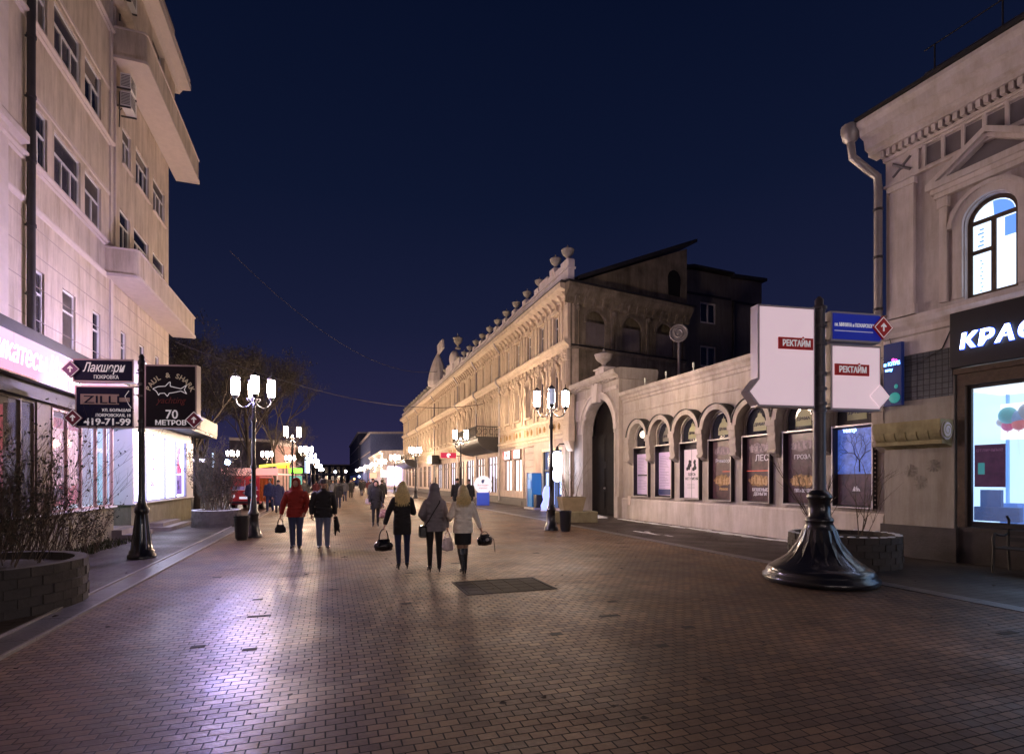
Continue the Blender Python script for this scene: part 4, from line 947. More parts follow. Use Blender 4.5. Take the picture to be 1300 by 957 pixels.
MB().box(-3.9,.2,.12,-1.13,.23,3.36).build('door_glass', mat('door_glass_blue', (.02,.03,.06), .1, emit=(.16,.2,.42), es=.55), fo)
f = MB(); f.box(-2.9,.19,.3,-2.5,.195,2.1); f.box(-1.75,.19,.9,-1.35,.195,1.9); f.box(-3.7,.19,.4,-3.4,.195,2.1); f.build('lit_interior', glow('interior_blue', (.4,.5,1), 2.5), fo)
cols2 = [((.85,.8,1),2.4),((1,.75,.7),1.8),((.9,.85,1),2.6),((1,.8,.6),1.7)]
for i, (a, b, z0, z1) in enumerate(g_open[4:]):
    f = MB()
    for q in range(4): f.box(a+q*(b-a-.08)/3, .06, z0, a+q*(b-a-.08)/3+.08, .18, z1)
    f.box(a,.06,z1-.6,b,.17,z1-.52); fo = f.build('shop_window', M['wood'], OB)
    cc, e = cols2[i % 4]; MB().box(a,.2,z0,b,.23,z1).build('lit_display', glow('shop_glow_%d' % (i % 4), cc, e), fo)
    g = MB(); rr = random.Random(i)
    for q in range(5): x = a+.2+rr.random()*2; g.box(x,.185,z0,x+.1+rr.random()*.25,.195,z0+.5+rr.random()*1.2)
    g.build('display_goods', mat('goods_shade', (.12,.08,.10), .7), fo)
# downpipes
for x in (-12.05,-18.6,-25.6,-38,-50.8,-60):
    c = MB(); c.tube([(x,-.6,11.9),(x,-.45,11.5),(x,-.12,11.1),(x,-.12,9.3),(x,-.4,9.1),(x,-.4,8.8),(x,-.12,8.5),(x,-.12,.2)], .07, 8); c.build('downpipe', M['pipeL'], OB)
# balconies
def ob_balcony(x0, x1, proj, z0, z1, name='balcony'):
    b = MB(); b.box(x0, -proj, z0+.55, x1, -.0, z0+.68)
    n = 10
    for xa in (x0+.05, x1-.2): b.profx([(0,z0-.5)]+[(-proj*.93*math.sin(i*PI/2/n), z0+.55-1.0*math.cos(i*PI/2/n)) for i in range(n+1)]+[(0,z0+.55)], xa, xa+.15)
    prof = [(-proj*.9*math.sin(i*PI/2/n), z0+.55-.95*math.cos(i*PI/2/n)) for i in range(n+1)]
    b.profx(prof+[(0,z0+.55)], x0+.2, x1-.2)
    bo = b.build(name, M['ironR'], OB); r = MB(); r.box(x0,-proj,z1-.06,x1,-proj+.05,z1); r.box(x0,-proj,z1-.06,x0+.05,0,z1); r.box(x1-.05,-proj,z1-.06,x1,0,z1)
    nn = int((x1-x0)/.16)
    for q in range(nn+1): x = x0+(x1-x0-.03)*q/nn; r.box(x,-proj,z0+.68,x+.03,-proj+.03,z1-.06)
    for q in range(int(proj/.14)): 
        for xx in (x0, x1-.03): r.box(xx,-proj+q*.14,z0+.68,xx+.03,-proj+q*.14+.03,z1-.06)
    for q in range(int(proj/.4)):
        for t in range(8):
            a, a2 = t*PI/4, (t+1)*PI/4; y = -proj+.25+q*.45; r.tube([(x1-.0,y+.14*math.cos(a),z0+1.05+.22*math.sin(a)),(x1,y+.14*math.cos(a2),z0+1.05+.22*math.sin(a2))], .018, 4)
    r.build('railing', M['ironR'], bo)
ob_balcony(-20.0, -12.2, 1.85, 4.2, 5.65)
ob_balcony(-62, -50.9, 2.0, 3.9, 5.3)
b = MB(); b.box(-38,-1.0,3.5,-34.6,-.2,4.5); b.build('awning_box', M['ironR'], OB)
# side wall of the ornate building, facing the yard
SW = MB(); 
sa = R(9.4)
OS = bpy.data.objects.new('side_wall', None); 
sw = MB(); wall(sw, .02, 8.3, 0, 11.5, [(1.0,2.3,8.95,10.8,1),(3.5,4.9,8.95,10.8,1),(6.0,7.4,8.95,10.8,1)], depth=.08, thick=.5)
def toside(mb):
    # side frame -> frame of the building root (rotated +99.4 deg)
    m = Matrix.Translation((.02,-.0,0)) @ Matrix.Rotation(R(90)+sa, 4, 'Z'); mb.xf(m); return mb
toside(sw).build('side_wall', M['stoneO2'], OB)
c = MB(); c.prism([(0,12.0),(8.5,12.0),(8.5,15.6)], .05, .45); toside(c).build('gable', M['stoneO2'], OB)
c = MB(); c.profx([(0,11.0),(-.1,11.1),(-.12,11.3),(-.3,11.55),(-.42,11.75),(-.45,11.95),(.0,12.02)], -.35, 8.55)
for q in range(14): c.profx([(0,10.9),(-.1,10.95),(-.3,11.4),(0,11.4)], .2+q*.6, .36+q*.6)
for xx in (.25,2.65,5.2,7.75):
    c.box(xx,-.1,8.8,xx+.18,0,10.9); c.box(xx+.3,-.06,8.8,xx+.42,0,10.9); c.sphere((xx+.2,-.12,10.8),.18,.08,.15,8,6)
for xx in (1.0,3.5,6.0):
    o_ = arc(xx+.67, 10.12, .85, 0, PI, 12); i_ = arc(xx+.67, 10.12, .68, 0, PI, 12)
    for q in range(12): c.prism([o_[q], o_[q+1], i_[q+1], i_[q]], -.06, 0)
c.profx([(0,8.6),(-.08,8.65),(-.12,8.75),(0,8.8)], 0, 8.3)
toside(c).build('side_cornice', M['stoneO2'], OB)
c = MB(); c.box(0,-.14,8.801,8.35,-.0,8.84); c.profx([(-.5,11.98),(-.5,12.05),(0,12.1),(0,11.98)], -.4, 8.7); toside(c).build('side_flashing', M['roof'], OB)
c = MB()
bwm = mat('blind_panel', (.20,.17,.17), .85, var=.15, dirt=.2, vscale=2)
for xx in (1.0,3.5,6.0): toside(MB().box(xx+.03,.081,8.97,xx+1.32,.085,10.2)).build('blind_window', bwm, OB)
c = MB(); m_ = [(.35,12.22),(8.95,15.95),(8.95,16.15),(.35,12.42)]; c.prism(m_, -.35, 2.6); toside(c).build('roof', M['roof'], OB)
c = MB(); c.profx([(.6,12.12),(7.4,14.9),(7.4,12.12)], L, -1.9); c.build('roof', M['roof'], OB)
c = MB(); c.prism([(7.0,12.6)]+arc(7.45, 13.6, .5, PI, 0, 10)+[(7.9,12.6)], .02, .06); toside(c).build('gable_opening', mat('void_black', (.005,.005,.006), .9), OB)
# loudspeaker/clock disc on a tall pole behind the gate
p = (19.0, 23.5)
CP = root('round_disc_post', 'slim pole with a round spiral disc standing behind the poster wall', 'post', (16.5, 22.6, 0))
b = MB(); b.tube([(0,0,0),(0,0,8.55)], .07, 8); b.build('pole', M['pipeL'], CP)
b = MB()
for (r0, r1, t) in ((.36,.46,.1),(.15,.22,.08)):
    b.lathe([(r0,0),(r1,0),(r1,t),(r0,t),(r0,0)], n=24, cap=False)
b.lathe([(.36,.03),(.0,.03)], n=24, cap=False); b.lathe([(.08,.02),(.08,.08)], n=12)
b.xf(Matrix.Rotation(R(90),4,'X')); b.xf(Matrix.Rotation(R(-38),4,'Z')); b.build('disc', M['pipeL'], CP, loc=(0,0,9.0))

# ================================================================= GREY BUILDING BEHIND THE YARD
GB = root('grey_block', 'plain dark grey four storey block behind the poster wall with two pale windows', 'building', (21.6, 29.0, 0), R(4))
WGN = ((1.3,2.65,9.1,10.5),(1.3,2.65,11.95,13.35))
w = MB(); wall(w, -1.3, 6.7, 0, 14.95, list(WGN), depth=.2, thick=6); w.build('wall', M['greyB'], GB)
for h in WGN: window(GB, *h, .15, M['trimR'], M['glassD'], 2, transom=.98, fw=.12)
c = MB(); c.prism([(-1.4,14.95),(.6,15.35),(3.9,15.4),(3.9,15.5),(.5,15.52),(-1.4,15.1)], -.35, 3); c.prism([(3.9,15.2),(6.9,15.35),(6.9,15.55),(3.9,15.42)], -.3, 3); c.build('roof', M['roof'], GB)
c = MB(); c.prism([(-1.3,14.951),(6.7,14.951),(6.7,15.3),(.6,15.3)], .0, 2.9); c.build('parapet', M['greyB'], GB)
c = MB(); c.box(-1.3,-.05,13.7,3.9,-.001,13.85); c.box(4.2,-.05,13.6,6.7,-.001,13.75); c.build('string_course', M['roof'], GB)
MB().tube([(4.06,-.12,3),(4.06,-.12,13.7)], .1, 8).build('downpipe', M['roof'], GB)

# ================================================================= FAR BUILDINGS
def far_building(name, label, X, Y0, Y1, H, m, wins=True, depth=10, lit=None, side=-1, lab='building', floors=2, litf=None):
    """side=-1: facade faces -X (right of the street); +1: faces +X"""
    if side < 0: b0 = root(name, label, lab, (X, Y0, 0), R(-90)); rng = (-(Y1-Y0), 0)
    else: b0 = root(name, label, lab, (X, Y0, 0), R(90)); rng = (0, Y1-Y0)
    x0, x1 = rng; holes = []; n = max(2, int((x1-x0)/2.6)); st = (x1-x0)/n; fh = (H-.6)/floors
    for fl in range(floors):
        for k in range(n): holes.append((x0+st*(k+.25), x0+st*(k+.75), .7 if fl == 0 else fl*fh+.9, min(fl*fh+fh-.5, H-.7), fl))
    w = MB(); wall(w, x0, x1, 0, H, [h[:4] for h in holes], depth=.25, thick=depth); w.build('wall', m, b0)
    c = MB(); c.profx([(0,H-.3),(-.2,H-.2),(-.4,H),(-.4,H+.12),(depth,H+.5),(depth,H)], x0-.2, x1+.2); c.build('cornice', M['trimR'], b0)
    for z in [fh*k for k in range(1, floors)]: 
        MB().box(x0, -.1, z+.1, x1, 0, z+.3).build('string_course', M['trimR'], b0)
    pro = {}
    for h in holes:
        key = h[4]; 
        if key not in pro:
            f = MB(); a, b, z0, z1 = h[:4]; f.box(a,.1,z0,a+.08,.2,z1); f.box(b-.08,.1,z0,b,.2,z1); f.box(a,.1,z1-.08,b,.2,z1); f.box(a,.09,(z0+z1)/2,b,.19,(z0+z1)/2+.08); f.box((a+b)/2-.04,.1,z0,(a+b)/2+.04,.2,z1)
            fo = f.build('window', M['wood'], b0); gm = (lit if key == 0 and lit else (litf or M['glassB'])); MB().box(a,.21,z0,b,.23,z1).build('pane', gm, fo); pro[key] = (fo, a)
        else: fo, a = pro[key]; dup(fo, b0, loc=(h[0]-a, 0, 0))
    return b0
fb1 = far_building('far_shop_building', 'low pale far building with glowing violet shopfronts at the end of the ornate facade', 8.9, 96, 128, 6.7, M['trimR'], lit=glow('far_violet', (.72,.6,1), 7.0), litf=glow('far_violet_dim', (.6,.4,.7), .5))
# flank of that building that faces the camera
c = MB(); c.box(-.0, .0, 0, .12, 9.8, 6.9); 
c = MB()
for k in range(3): c.box(.06, .8+k*2.9, .8, .1, 3.2+k*2.9, 4.0)
c.build('lit_display', glow('far_violet', (.72,.6,1), 7.0), fb1)
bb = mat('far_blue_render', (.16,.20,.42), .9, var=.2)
far_building('distant_building', 'dim blue far building beyond the low lit shops on the right', 9.3, 132, 175, 13.0, bb, lit=glow('far_blue', (.4,.5,1), 3.5), floors=3)
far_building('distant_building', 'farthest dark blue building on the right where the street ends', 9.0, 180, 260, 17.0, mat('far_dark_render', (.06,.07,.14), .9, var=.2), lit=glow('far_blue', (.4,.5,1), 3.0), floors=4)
far_building('far_left_building', 'rosy far building behind the street lamps left of the street', -5.2, 88, 99, 7.0, mat('far_rose', (.55,.36,.34), .85, var=.15), lit=glow('far_amber', (1,.6,.25), 2.5), side=1, floors=2, depth=3)
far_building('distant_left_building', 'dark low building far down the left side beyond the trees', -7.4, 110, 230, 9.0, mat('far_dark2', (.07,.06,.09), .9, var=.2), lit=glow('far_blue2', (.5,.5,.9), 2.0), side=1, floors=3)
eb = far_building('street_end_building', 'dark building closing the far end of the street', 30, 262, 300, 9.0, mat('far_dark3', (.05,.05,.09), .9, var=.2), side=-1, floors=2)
eb.rotation_euler.z = 0; eb.location = (30, 272, 0)

# ================================================================= SHOP SIGNS, STALLS AND BOOTHS ON THE RIGHT SIDE
b = root('projecting_sign', 'small red projecting sign with a white round emblem above the shops', 'sign', (10.6, 49.6, 3.75), R(4))
MB().bbox(-.75,-.1,0,.75,.1,.5,.02).build('board', glow('sign_crimson', (.62,.01,.06), 1.0), b); MB().box(.75,-.02,.2,1.3,.02,.25).build('bracket', M['ironR'], b)
s_ = MB(); s_.tube([(.15*math.cos(a*.5),-.11,.25+.15*math.sin(a*.5)) for a in range(11)], .03, 5); s_.tube([(-.05,-.11,.32),(0,-.11,.2),(.06,-.11,.33)], .03, 5); s_.build('emblem', glow('sign_letter_white2', (1,.9,.95), 2.5), b)
b = root('advertising_stand', 'white round sign with a dark leaf emblem on a blue stand before the shops', 'sign stand', (9.75, 34.6, 0), R(-14))
MB().bbox(-.42,-.3,0,.42,.3,.86,.04).build('base', mat('stand_blue', (.02,.06,.45), .4, emit=(.02,.05,.5), es=.25), b)
d_ = MB(); d_.lathe([(.6,0),(.6,.12)], n=32); d_.xf(Matrix.Rotation(R(90),4,'X')); d_.build('disc', glow('disc_white', (1,.86,.92), .95), b, loc=(0,.0,1.38))
d_ = MB(); d_.sphere((-.02,-.135,1.6), .09,.01,.13); d_.sphere((.05,-.14,1.67), .04,.012,.06); d_.build('emblem', mat('ink_navy', (.02,.03,.12), .5), b)
text('Все будет', .15, 0, -.14, 1.3, b, mat('ink_rose', (.5,.05,.15), .5), align='CENTER'); text('хорошо', .15, 0, -.14, 1.12, b, MATS['ink_rose'], align='CENTER')
b = root('payment_booth', 'tall blue payment terminal beside the glass doorway of the ornate building', 'terminal', (11.45, 29.3, 0), R(-90))
k_ = MB(); k_.bbox(-.55,-.3,.12,.2,.3,2.1,.03); k_.build('cabinet', mat('cabinet_blue', (.02,.16,.42), .4, emit=(.02,.12,.35), es=.25), b)
MB().box(-.58,-.34,.15,-.551,.33,2.12).build('side_panel', mat('cabinet_pink', (.5,.4,.5), .5), b); MB().box(-.6,-.5,0,1.0,.4,.11).build('base_step', M['pipeL'], b)
MB().bbox(.45,-.3,.12,.9,.2,.85,.02).build('side_box', M['bin'], b)
k_ = MB(); k_.box(-.35,-.37,1.2,.15,-.351,1.7); k_.build('screen', glow('screen_blue', (.15,.4,.9), .8), b)
b = root('wall_lantern', 'white glowing shop lantern on a bracket beside the arch gateway', 'lantern', (11.4, 25.9, 2.0), R(-90))
k_ = MB(); k_.lathe([(.05,-.4),(.22,-.3),(.26,.8),(.2,1.15),(.05,1.2)], n=16); k_.build('lamp_shade', glow('lantern_blue_white', (.72,.78,1), 10), b, loc=(0,-.05,.0))
k_ = MB(); k_.tube([(0,-.05,1.2),(0,-.05,1.45),(0,.1,1.6),(0,.6,1.6)], .03, 6); k_.lathe([(.14,1.2),(.05,1.45)], 0,-.05,0, 12); k_.build('bracket', M['ironR'], b)
b = root('snowy_ice_sculpture', 'blue glowing display low beside the doorway behind the street lamp', 'display', (11.3, 27.2, 0), R(-90))
k_ = MB(); k_.lathe([(.3,0),(.34,.3),(.2,.6),(.26,.9),(.15,1.3),(.05,1.4)], n=12); k_.build('display_body', glow('display_blue', (.25,.3,1), 2.2), b); MB().lathe([(.36,0),(.36,.05)], n=16).build('base', M['white'], b)

# ================================================================= STREET LAMPS
lantern_on = glow('lantern_glass', (1.0, .71, .49), 470)
lantern_cool = glow('lantern_glass_cool', (1.0, .76, .66), 185)
lantern_violet = glow('lantern_glass_violet', (.50, .42, 1.0), 850)
lantern_street = glow('lantern_glass_street', (1.0, .80, .76), 330)
lantern_mid = glow('lantern_glass_mid', (1.0, .73, .56), 330)
lantern_off = mat('lantern_glass_off', (.5,.55,.65), .2, emit=(.45,.5,.65), es=.5)
def make_lamp(loc, label, rz, glass, off=None):
    t = root('street_lamp', label, 'street lamp', loc, rz, 'four armed street lamps along the street')
    b = MB(); b.lathe([(.24,0),(.24,.10),(.20,.14),(.19,.22),(.15,.3),(.13,.62),(.155,.66),(.155,.72),(.12,.78),(.10,.85)], n=16)
    b.lathe([(.16,.22),(.125,.62)], n=24, flute=-.12, cap=False); b.build('base', M['iron'], t)
    b = MB(); b.lathe([(.10,.85),(.085,1.0),(.065,1.15),(.058,2.0),(.085,2.05),(.085,2.11),(.055,2.16),(.05,3.4),(.08,3.45),(.08,3.52),(.05,3.6),(.045,4.05),(.07,4.1),(.06,4.2),(.02,4.28)], n=12)
    for z in (3.7,3.78,3.86,3.94): b.lathe([(.05,z),(.062,z+.03),(.05,z+.06)], n=12, cap=False)
    b.build('pole', M['iron'], t)
    for k in range(4):
        a = MB(); a.tube([(.04,0,4.0),(.08,0,3.94),(.16,0,3.86),(.27,0,3.82),(.38,0,3.86),(.46,0,3.96),(.48,0,4.1)], [.022,.022,.024,.024,.024,.022,.02], 7)
        a.tube([(.06,0,4.02),(.1,0,4.1),(.17,0,4.1),(.17,0,4.03),(.12,0,4.02)], .014, 6); a.lathe([(.03,4.06),(.075,4.12),(.09,4.16),(.09,4.18)], .48, 0, 0, 12)
        ang = k*PI/2; ao = a.build('arm', M['iron'], t, rot=(0,0,ang))
        g = MB(); g.lathe([(.09,4.18),(.108,4.3),(.112,4.52),(.10,4.68)], .48, 0, 0, 14)
        gm = lantern_off if off is not None and k in off else (lantern_violet if glass is lantern_cool and k == 2 else glass)
        lo = g.build('lantern', gm, ao)
        c = MB(); c.lathe([(.122,4.68),(.127,4.70),(.11,4.74),(.03,4.80),(.012,4.84),(.012,4.92)], .48, 0, 0, 12)
        for q in range(4): x_, y_ = .48+.112*math.cos(q*PI/2+.78), .112*math.sin(q*PI/2+.78); c.tube([(x_*1,y_,4.18),(x_,y_,4.68)], .006, 4)
        c.build('cap', M['iron'], lo)
    return t
va = -PSI
LL = make_lamp((-2.12, 17.5, 0), 'tall black street lamp with four bright lanterns beside the black bin on the left', .19, lantern_cool)
LR = make_lamp((7.1, 16.7, 0), 'black street lamp on the right with one unlit middle lantern before the ornate building', va-.05, lantern_mid, off=(3,))
base_lamp = make_lamp((-2.0, 33.2, 0), 'second lamp of the left row, above the man in the dark jacket', .84, lantern_on)
spots = [(7.6,32.0,'second lamp of the right row, above the blonde in the white jacket',.55+PSI),
 (-2.0,52,'third lamp of the left row behind the red hooded walker',.2),(7.5,49.5,'third lamp of the right row, below the pale ledge near the small red sign',.6),
 (-2.0,66,'fourth lamp of the left row, over the distant crowd',.3),(7.5,66,'fourth lamp of the right row by the far dark balcony',.1),
 (-2.0,84,'fifth lamp of the left row, over the distant crowd',.8),(7.5,82,'fifth lamp of the right row, near the low lit shops',.4),
 (-2.0,112,'sixth lamp of the left row, small in the distance',.2),(7.5,98,'sixth lamp of the right row, at the near edge of the low lit shops',.9),
 (7.5,114,'seventh lamp of the right row, before the violet shopfronts',.3),(7.5,132,'eighth lamp of the right row, tiny before the far shops',.5),
 (7.5,155,'ninth and farthest lamp of the right row',.7),(-2.0,150,'seventh and farthest lamp of the left row',.2),
 (-6.2,62,'lamp standing behind the dark trees with a violet tinge',.3),(-9.5,62,'lamp glimpsed through the trees above the red van',.3),(-4.6,72,'lamp between the trees behind the first left lamp and the second',.3),
 ]
for x, y, lab, r_ in spots:
    dup(base_lamp, loc=(x,y,0), rz=va+r_, label=lab)

make_lamp((-2.2,-13.8,0), 'lamp behind the camera on the left side', .3, lantern_street); make_lamp((7.1,-15,0), 'lamp behind the camera on the right side', .1, lantern_street)

# ================================================================= BINS
def bin_(loc, lab, r=.2, h=.68):
    t = root('litter_bin', lab, 'litter bin', loc, 0, 'black litter bins by the lamps')
    b = MB(); b.lathe([(r*.82,.04),(r*.86,.1),(r,h-.05),(r*1.06,h-.04),(r*1.06,h),(r*.94,h),(r*.9,h-.1),(r*.5,h-.12)], n=18, flute=-.03); b.build('body', M['bin'], t)
    MB().lathe([(r*.7,0),(r*.7,.04)], n=14).build('base', M['ironR'], t)
bin_((-2.35, 16.85, 0), 'black litter bin at the foot of the left street lamp')
bin_((7.42, 16.25, 0), 'black litter bin at the foot of the right street lamp')

# ================================================================= SIGNPOSTS
def diamond(mb, x, z, r, y): mb.prism([(x-r,z),(x,z-r),(x+r,z),(x,z+r)], y, y+.03)
def sign_panel(par, x0, x1, z0, z1, face, name='panel', tip=None, t=.09):
    """double sided box sign with a raised rim; tip: ('l'|'r', z) adds the arrow point"""
    pts = [(x0,z0),(x1,z0),(x1,z1),(x0,z1)]
    if tip:
        s_, zz, d_ = tip
        if s_ == 'l': pts = [(x0,z0),(x1,z0),(x1,z1),(x0,z1),(x0,zz+d_),(x0-d_*.85,zz)] + ([(x0,zz-d_)] if zz-d_ > z0+.01 else [])
        else: pts = [(x0,z0),(x1,z0)]+([(x1,zz-d_)] if zz-d_ > z0+.01 else [])+[(x1+d_*.85,zz),(x1,min(z1,zz+d_))]+([(x1,z1)] if zz+d_ < z1-.01 else [])+[(x0,z1)]
    b = MB(); b.prism(pts, -t, t); po = b.build(name, M['signF'], par)
    cx = sum(p[0] for p in pts)/len(pts); cz = (z0+z1)/2; k = .035
    def inset(p):
        # shrink by moving each edge inwards
        n = len(p); res = []
        for i in range(n):
            a, b_, c = Vector(p[i-1]), Vector(p[i]), Vector(p[(i+1) % n]); d1 = (b_-a).normalized(); d2 = (c-b_).normalized()
            n1 = Vector((-d1.y, d1.x)); n2 = Vector((-d2.y, d2.x)); m_ = (n1+n2); m_ = m_/max(.3, m_.dot(n1)) if m_.length > 1e-6 else n1
            res.append(tuple(b_+m_*k))
        return res
    fp = inset(pts); f = MB(); f.prism(fp, -t-.012, -t-.001); f.prism(fp, t+.001, t+.012); f.build('face', face, po)
    return po
# left signpost
SL = root('sign_post', 'black cast iron signpost carrying three dark shop signs on the left pavement', 'signpost', (-3.87, 13.66, 0), R(-14))
b = MB(); b.lathe([(.27,0),(.27,.08),(.24,.10),(.235,.16),(.2,.2),(.17,.4),(.13,.75),(.115,.95),(.14,1.0),(.14,1.08),(.10,1.14),(.09,1.2)], n=16); b.lathe([(.205,.2),(.12,.94)], n=20, flute=-.14, cap=False); b.build('base', M['iron'], SL)
b = MB(); b.lathe([(.08,1.15),(.065,1.4),(.06,4.2),(.075,4.22),(.075,4.28),(.05,4.32),(.06,4.38),(.02,4.44)], n=12)
for z in (4.05,3.75,3.5,2.95,2.75): b.lathe([(.078,z),(.078,z+.05)], n=12); 
for z, s0 in ((4.02,-1),(3.72,-1),(3.55,-1),(2.85,-1),(3.95,1),(2.85,1),(3.3,1)): b.tube([(0,0,z),(s0*.2,0,z)], .014, 6)
b.build('pole', M['iron'], SL)
p1 = sign_panel(SL, -1.35, -.11, 3.80, 4.30, M['signN']); text('Лакшери', .27, -.72, -.112, 4.02, p1, M['letW'], align='CENTER', shear=.35, bold=.003, width=.86); text('ПОКРОВКА', .11, -.66, -.112, 3.87, p1, M['letW'], align='CENTER', width=.5)
b = MB(); diamond(b, -1.36, 4.06, .19, -.15); do_ = b.build('arrow_badge', M['diamP'], p1); 
def arrow(par, x, z, y, s):
    a = MB(); a.prism([(x-.012*s/.1,z-.55*s),(x+.012*s/.1,z-.55*s),(x+.012*s/.1,z+.25*s),(x-.012*s/.1,z+.25*s)], y-.006, y); a.prism([(x,z+.62*s),(x-.5*s,z+.12*s),(x-.32*s,z+.02*s),(x,z+.32*s)], y-.007, y); a.prism([(x,z+.62*s),(x,z+.32*s),(x+.32*s,z+.02*s),(x+.5*s,z+.12*s)], y-.007, y)
    r0 = 1.45*s
    for (p, q) in (((-1,0),(0,1)),((0,1),(1,0)),((1,0),(0,-1)),((0,-1),(-1,0))): a.tube([(x+p[0]*r0,y-.002,z+p[1]*r0),(x+q[0]*r0,y-.002,z+q[1]*r0)], .007, 4)
    a.build('arrow', M['letW'], par)
arrow(do_, -1.36, 4.06, -.152, .12)
p2 = sign_panel(SL, -1.30, -.11, 2.82, 3.72, M['signN'])
s_ = MB(); s_.box(-1.18,-.115,3.32,-.4,-.106,3.54); s_.box(-.4,-.115,3.38,-.18,-.106,3.47); lo_ = s_.build('name_plate', mat('plate_gold', (.42,.36,.30), .5), p2); text('ZILLI', .23, -1.12, -.12, 3.345, p2, M['signN'], shear=.0, width=.72)
text('УЛ. БОЛЬШАЯ', .085, -.16, -.112, 3.17, p2, M['letW'], align='RIGHT', bold=.001); text('ПОКРОВСКАЯ, 18', .085, -.16, -.112, 3.06, p2, M['letW'], align='RIGHT', bold=.001); text('419-71-99', .2, -.16, -.112, 2.88, p2, M['letW'], align='RIGHT', bold=.005, width=.95)
s_ = MB(); s_.tube([(-.2,-.11,3.62),(-.28,-.11,3.5),(-.2,-.11,3.32),(-.15,-.11,3.25)], .008, 4); s_.build('flourish', M['letW'], p2)
b = MB(); diamond(b, -1.31, 3.02, .19, -.15); do_ = b.build('arrow_badge', M['diam'], p2); arrow(do_, -1.31, 3.02, -.152, .12)
p3 = sign_panel(SL, .11, 1.19, 2.82, 4.20, M['signD'])
# arched lettering
def arc_text(s, cx, cz, r, a0, a1, size, par, m, y):
    n = len(s)
    for i, ch in enumerate(s):
        if ch == ' ': continue
        a = a0+(a1-a0)*i/(n-1); t_ = text(ch, size, cx+r*math.cos(a), y, cz+r*math.sin(a), par, m, align='CENTER', bold=.003, rot=(R(90), -(a-PI/2), 0))
arc_text('PAUL & SHARK', .65, 3.48, .44, PI*.87, PI*.13, .15, p3, M['letC'], -.112)
s_ = MB(); sh = [(-.36,.04),(-.25,.09),(-.1,.10),(-.03,.18),(.0,.19),(-.0,.10),(.12,.07),(.22,.05),(.34,.13),(.29,.03),(.34,-.06),(.22,.0),(.05,-.04),(-.02,-.05),(-.06,-.12),(-.12,-.05),(-.22,-.06),(-.24,-.10),(-.27,-.04),(-.30,.0)]
for i in range(len(sh)): a, c = sh[i], sh[(i+1) % len(sh)]; s_.tube([(.65+a[0],-.11,3.63+a[1]),(.65+c[0],-.11,3.63+c[1])], .009, 4)
s_.build('fish_outline', M['letW'], p3)
text('yachting', .2, .66, -.112, 3.36, p3, M['letR'], align='CENTER', shear=.35, width=.62)
text('70', .27, .68, -.112, 3.03, p3, M['letW'], align='CENTER', bold=.003); text('МЕТРОВ', .145, .66, -.112, 2.89, p3, M['letW'], align='CENTER', bold=.004, width=.64)
b = MB(); diamond(b, 1.16, 3.0, .19, -.15); do_ = b.build('arrow_badge', M['diam'], p3); arrow(do_, 1.16, 3.0, -.152, .12)

# right signpost with flared base
SR = root('sign_post', 'large black signpost with a wide flared base and white lightbox panels', 'signpost', (7.80, 6.86, 0), R(-8))
b = MB(); b.lathe([(.84,0),(.87,.03),(.87,.10),(.82,.13),(.82,.17),(.79,.21),(.76,.25),(.72,.26),(.68,.30),(.58,.36),(.47,.45),(.38,.56),(.31,.68),(.265,.80),(.24,.90),(.20,.98),(.215,1.0),(.22,1.03),(.20,1.07),(.17,1.09),(.165,1.36),(.185,1.38),(.195,1.42),(.18,1.46),(.14,1.50),(.10,1.53)], n=40)
b.lathe([(.70,.275),(.48,.445),(.32,.675),(.255,.87)], n=36, flute=-.05, cap=False)
b.build('base', M['iron'], SR)
b = MB(); b.lathe([(.10,1.5),(.088,4.5),(.10,4.52),(.10,4.6),(.065,4.64),(.07,4.72),(.02,4.78)], n=16)
for z in (4.55,4.25,3.95,3.45,3.2,2.95,2.83): b.lathe([(.118,z),(.118,z+.05)], n=16)
for z in (4.35,4.05,3.5,2.9): b.tube([(0,0,z),(.22,0,z)], .02, 6); b.tube([(0,0,z),(-.2,0,z)], .02, 6)
pm_ = mat('pole_grey', (.09,.08,.09), .4, var=.15, metal=.3); b.build('pole', pm_, SR)
def RTt(par, x, z, w_, h_):
    MB().prism([(x,z),(x+w_,z),(x+w_,z+h_),(x+w_*.74,z+h_),(x+w_*.71,z+h_*1.12),(x+w_*.68,z+h_),(x,z+h_)], -.128, -.106).build('brand_plate', M['red'], par)
    text('РЕКТАЙМ', h_*.72, x+w_*.10, -.132, z+h_*.26, par, M['letW'], bold=.004, width=w_*.80)
p1 = sign_panel(SR, -1.22, -.16, 2.89, 4.55, M['signW'], tip=('l', 3.13, .22), t=.095); RTt(p1, -.86, 3.84, .64, .19)
p2 = sign_panel(SR, .14, 1.10, 4.02, 4.52, M['signB'], tip=('r', 4.27, .25), t=.095); text('пл. МИНИНА и ПОЖАРСКОГО', .085, .20, -.112, 4.27, p2, M['letW'], bold=.0015, width=.78); MB().box(.2,-.112,4.19,.95,-.108,4.2).build('rule', M['letW'], p2)
b = MB(); diamond(b, 1.12, 4.28, .2, -.15); do_ = b.build('arrow_badge', M['red'], p2); arrow(do_, 1.12, 4.28, -.152, .12)
p3 = sign_panel(SR, .14, 1.12, 2.87, 3.97, M['signW'], tip=('r', 3.12, .21), t=.095); RTt(p3, .20, 3.45, .66, .19)
b = MB(); diamond(b, 1.08, 3.12, .19, -.125); b.build('arrow_badge', M['signW'], p3)

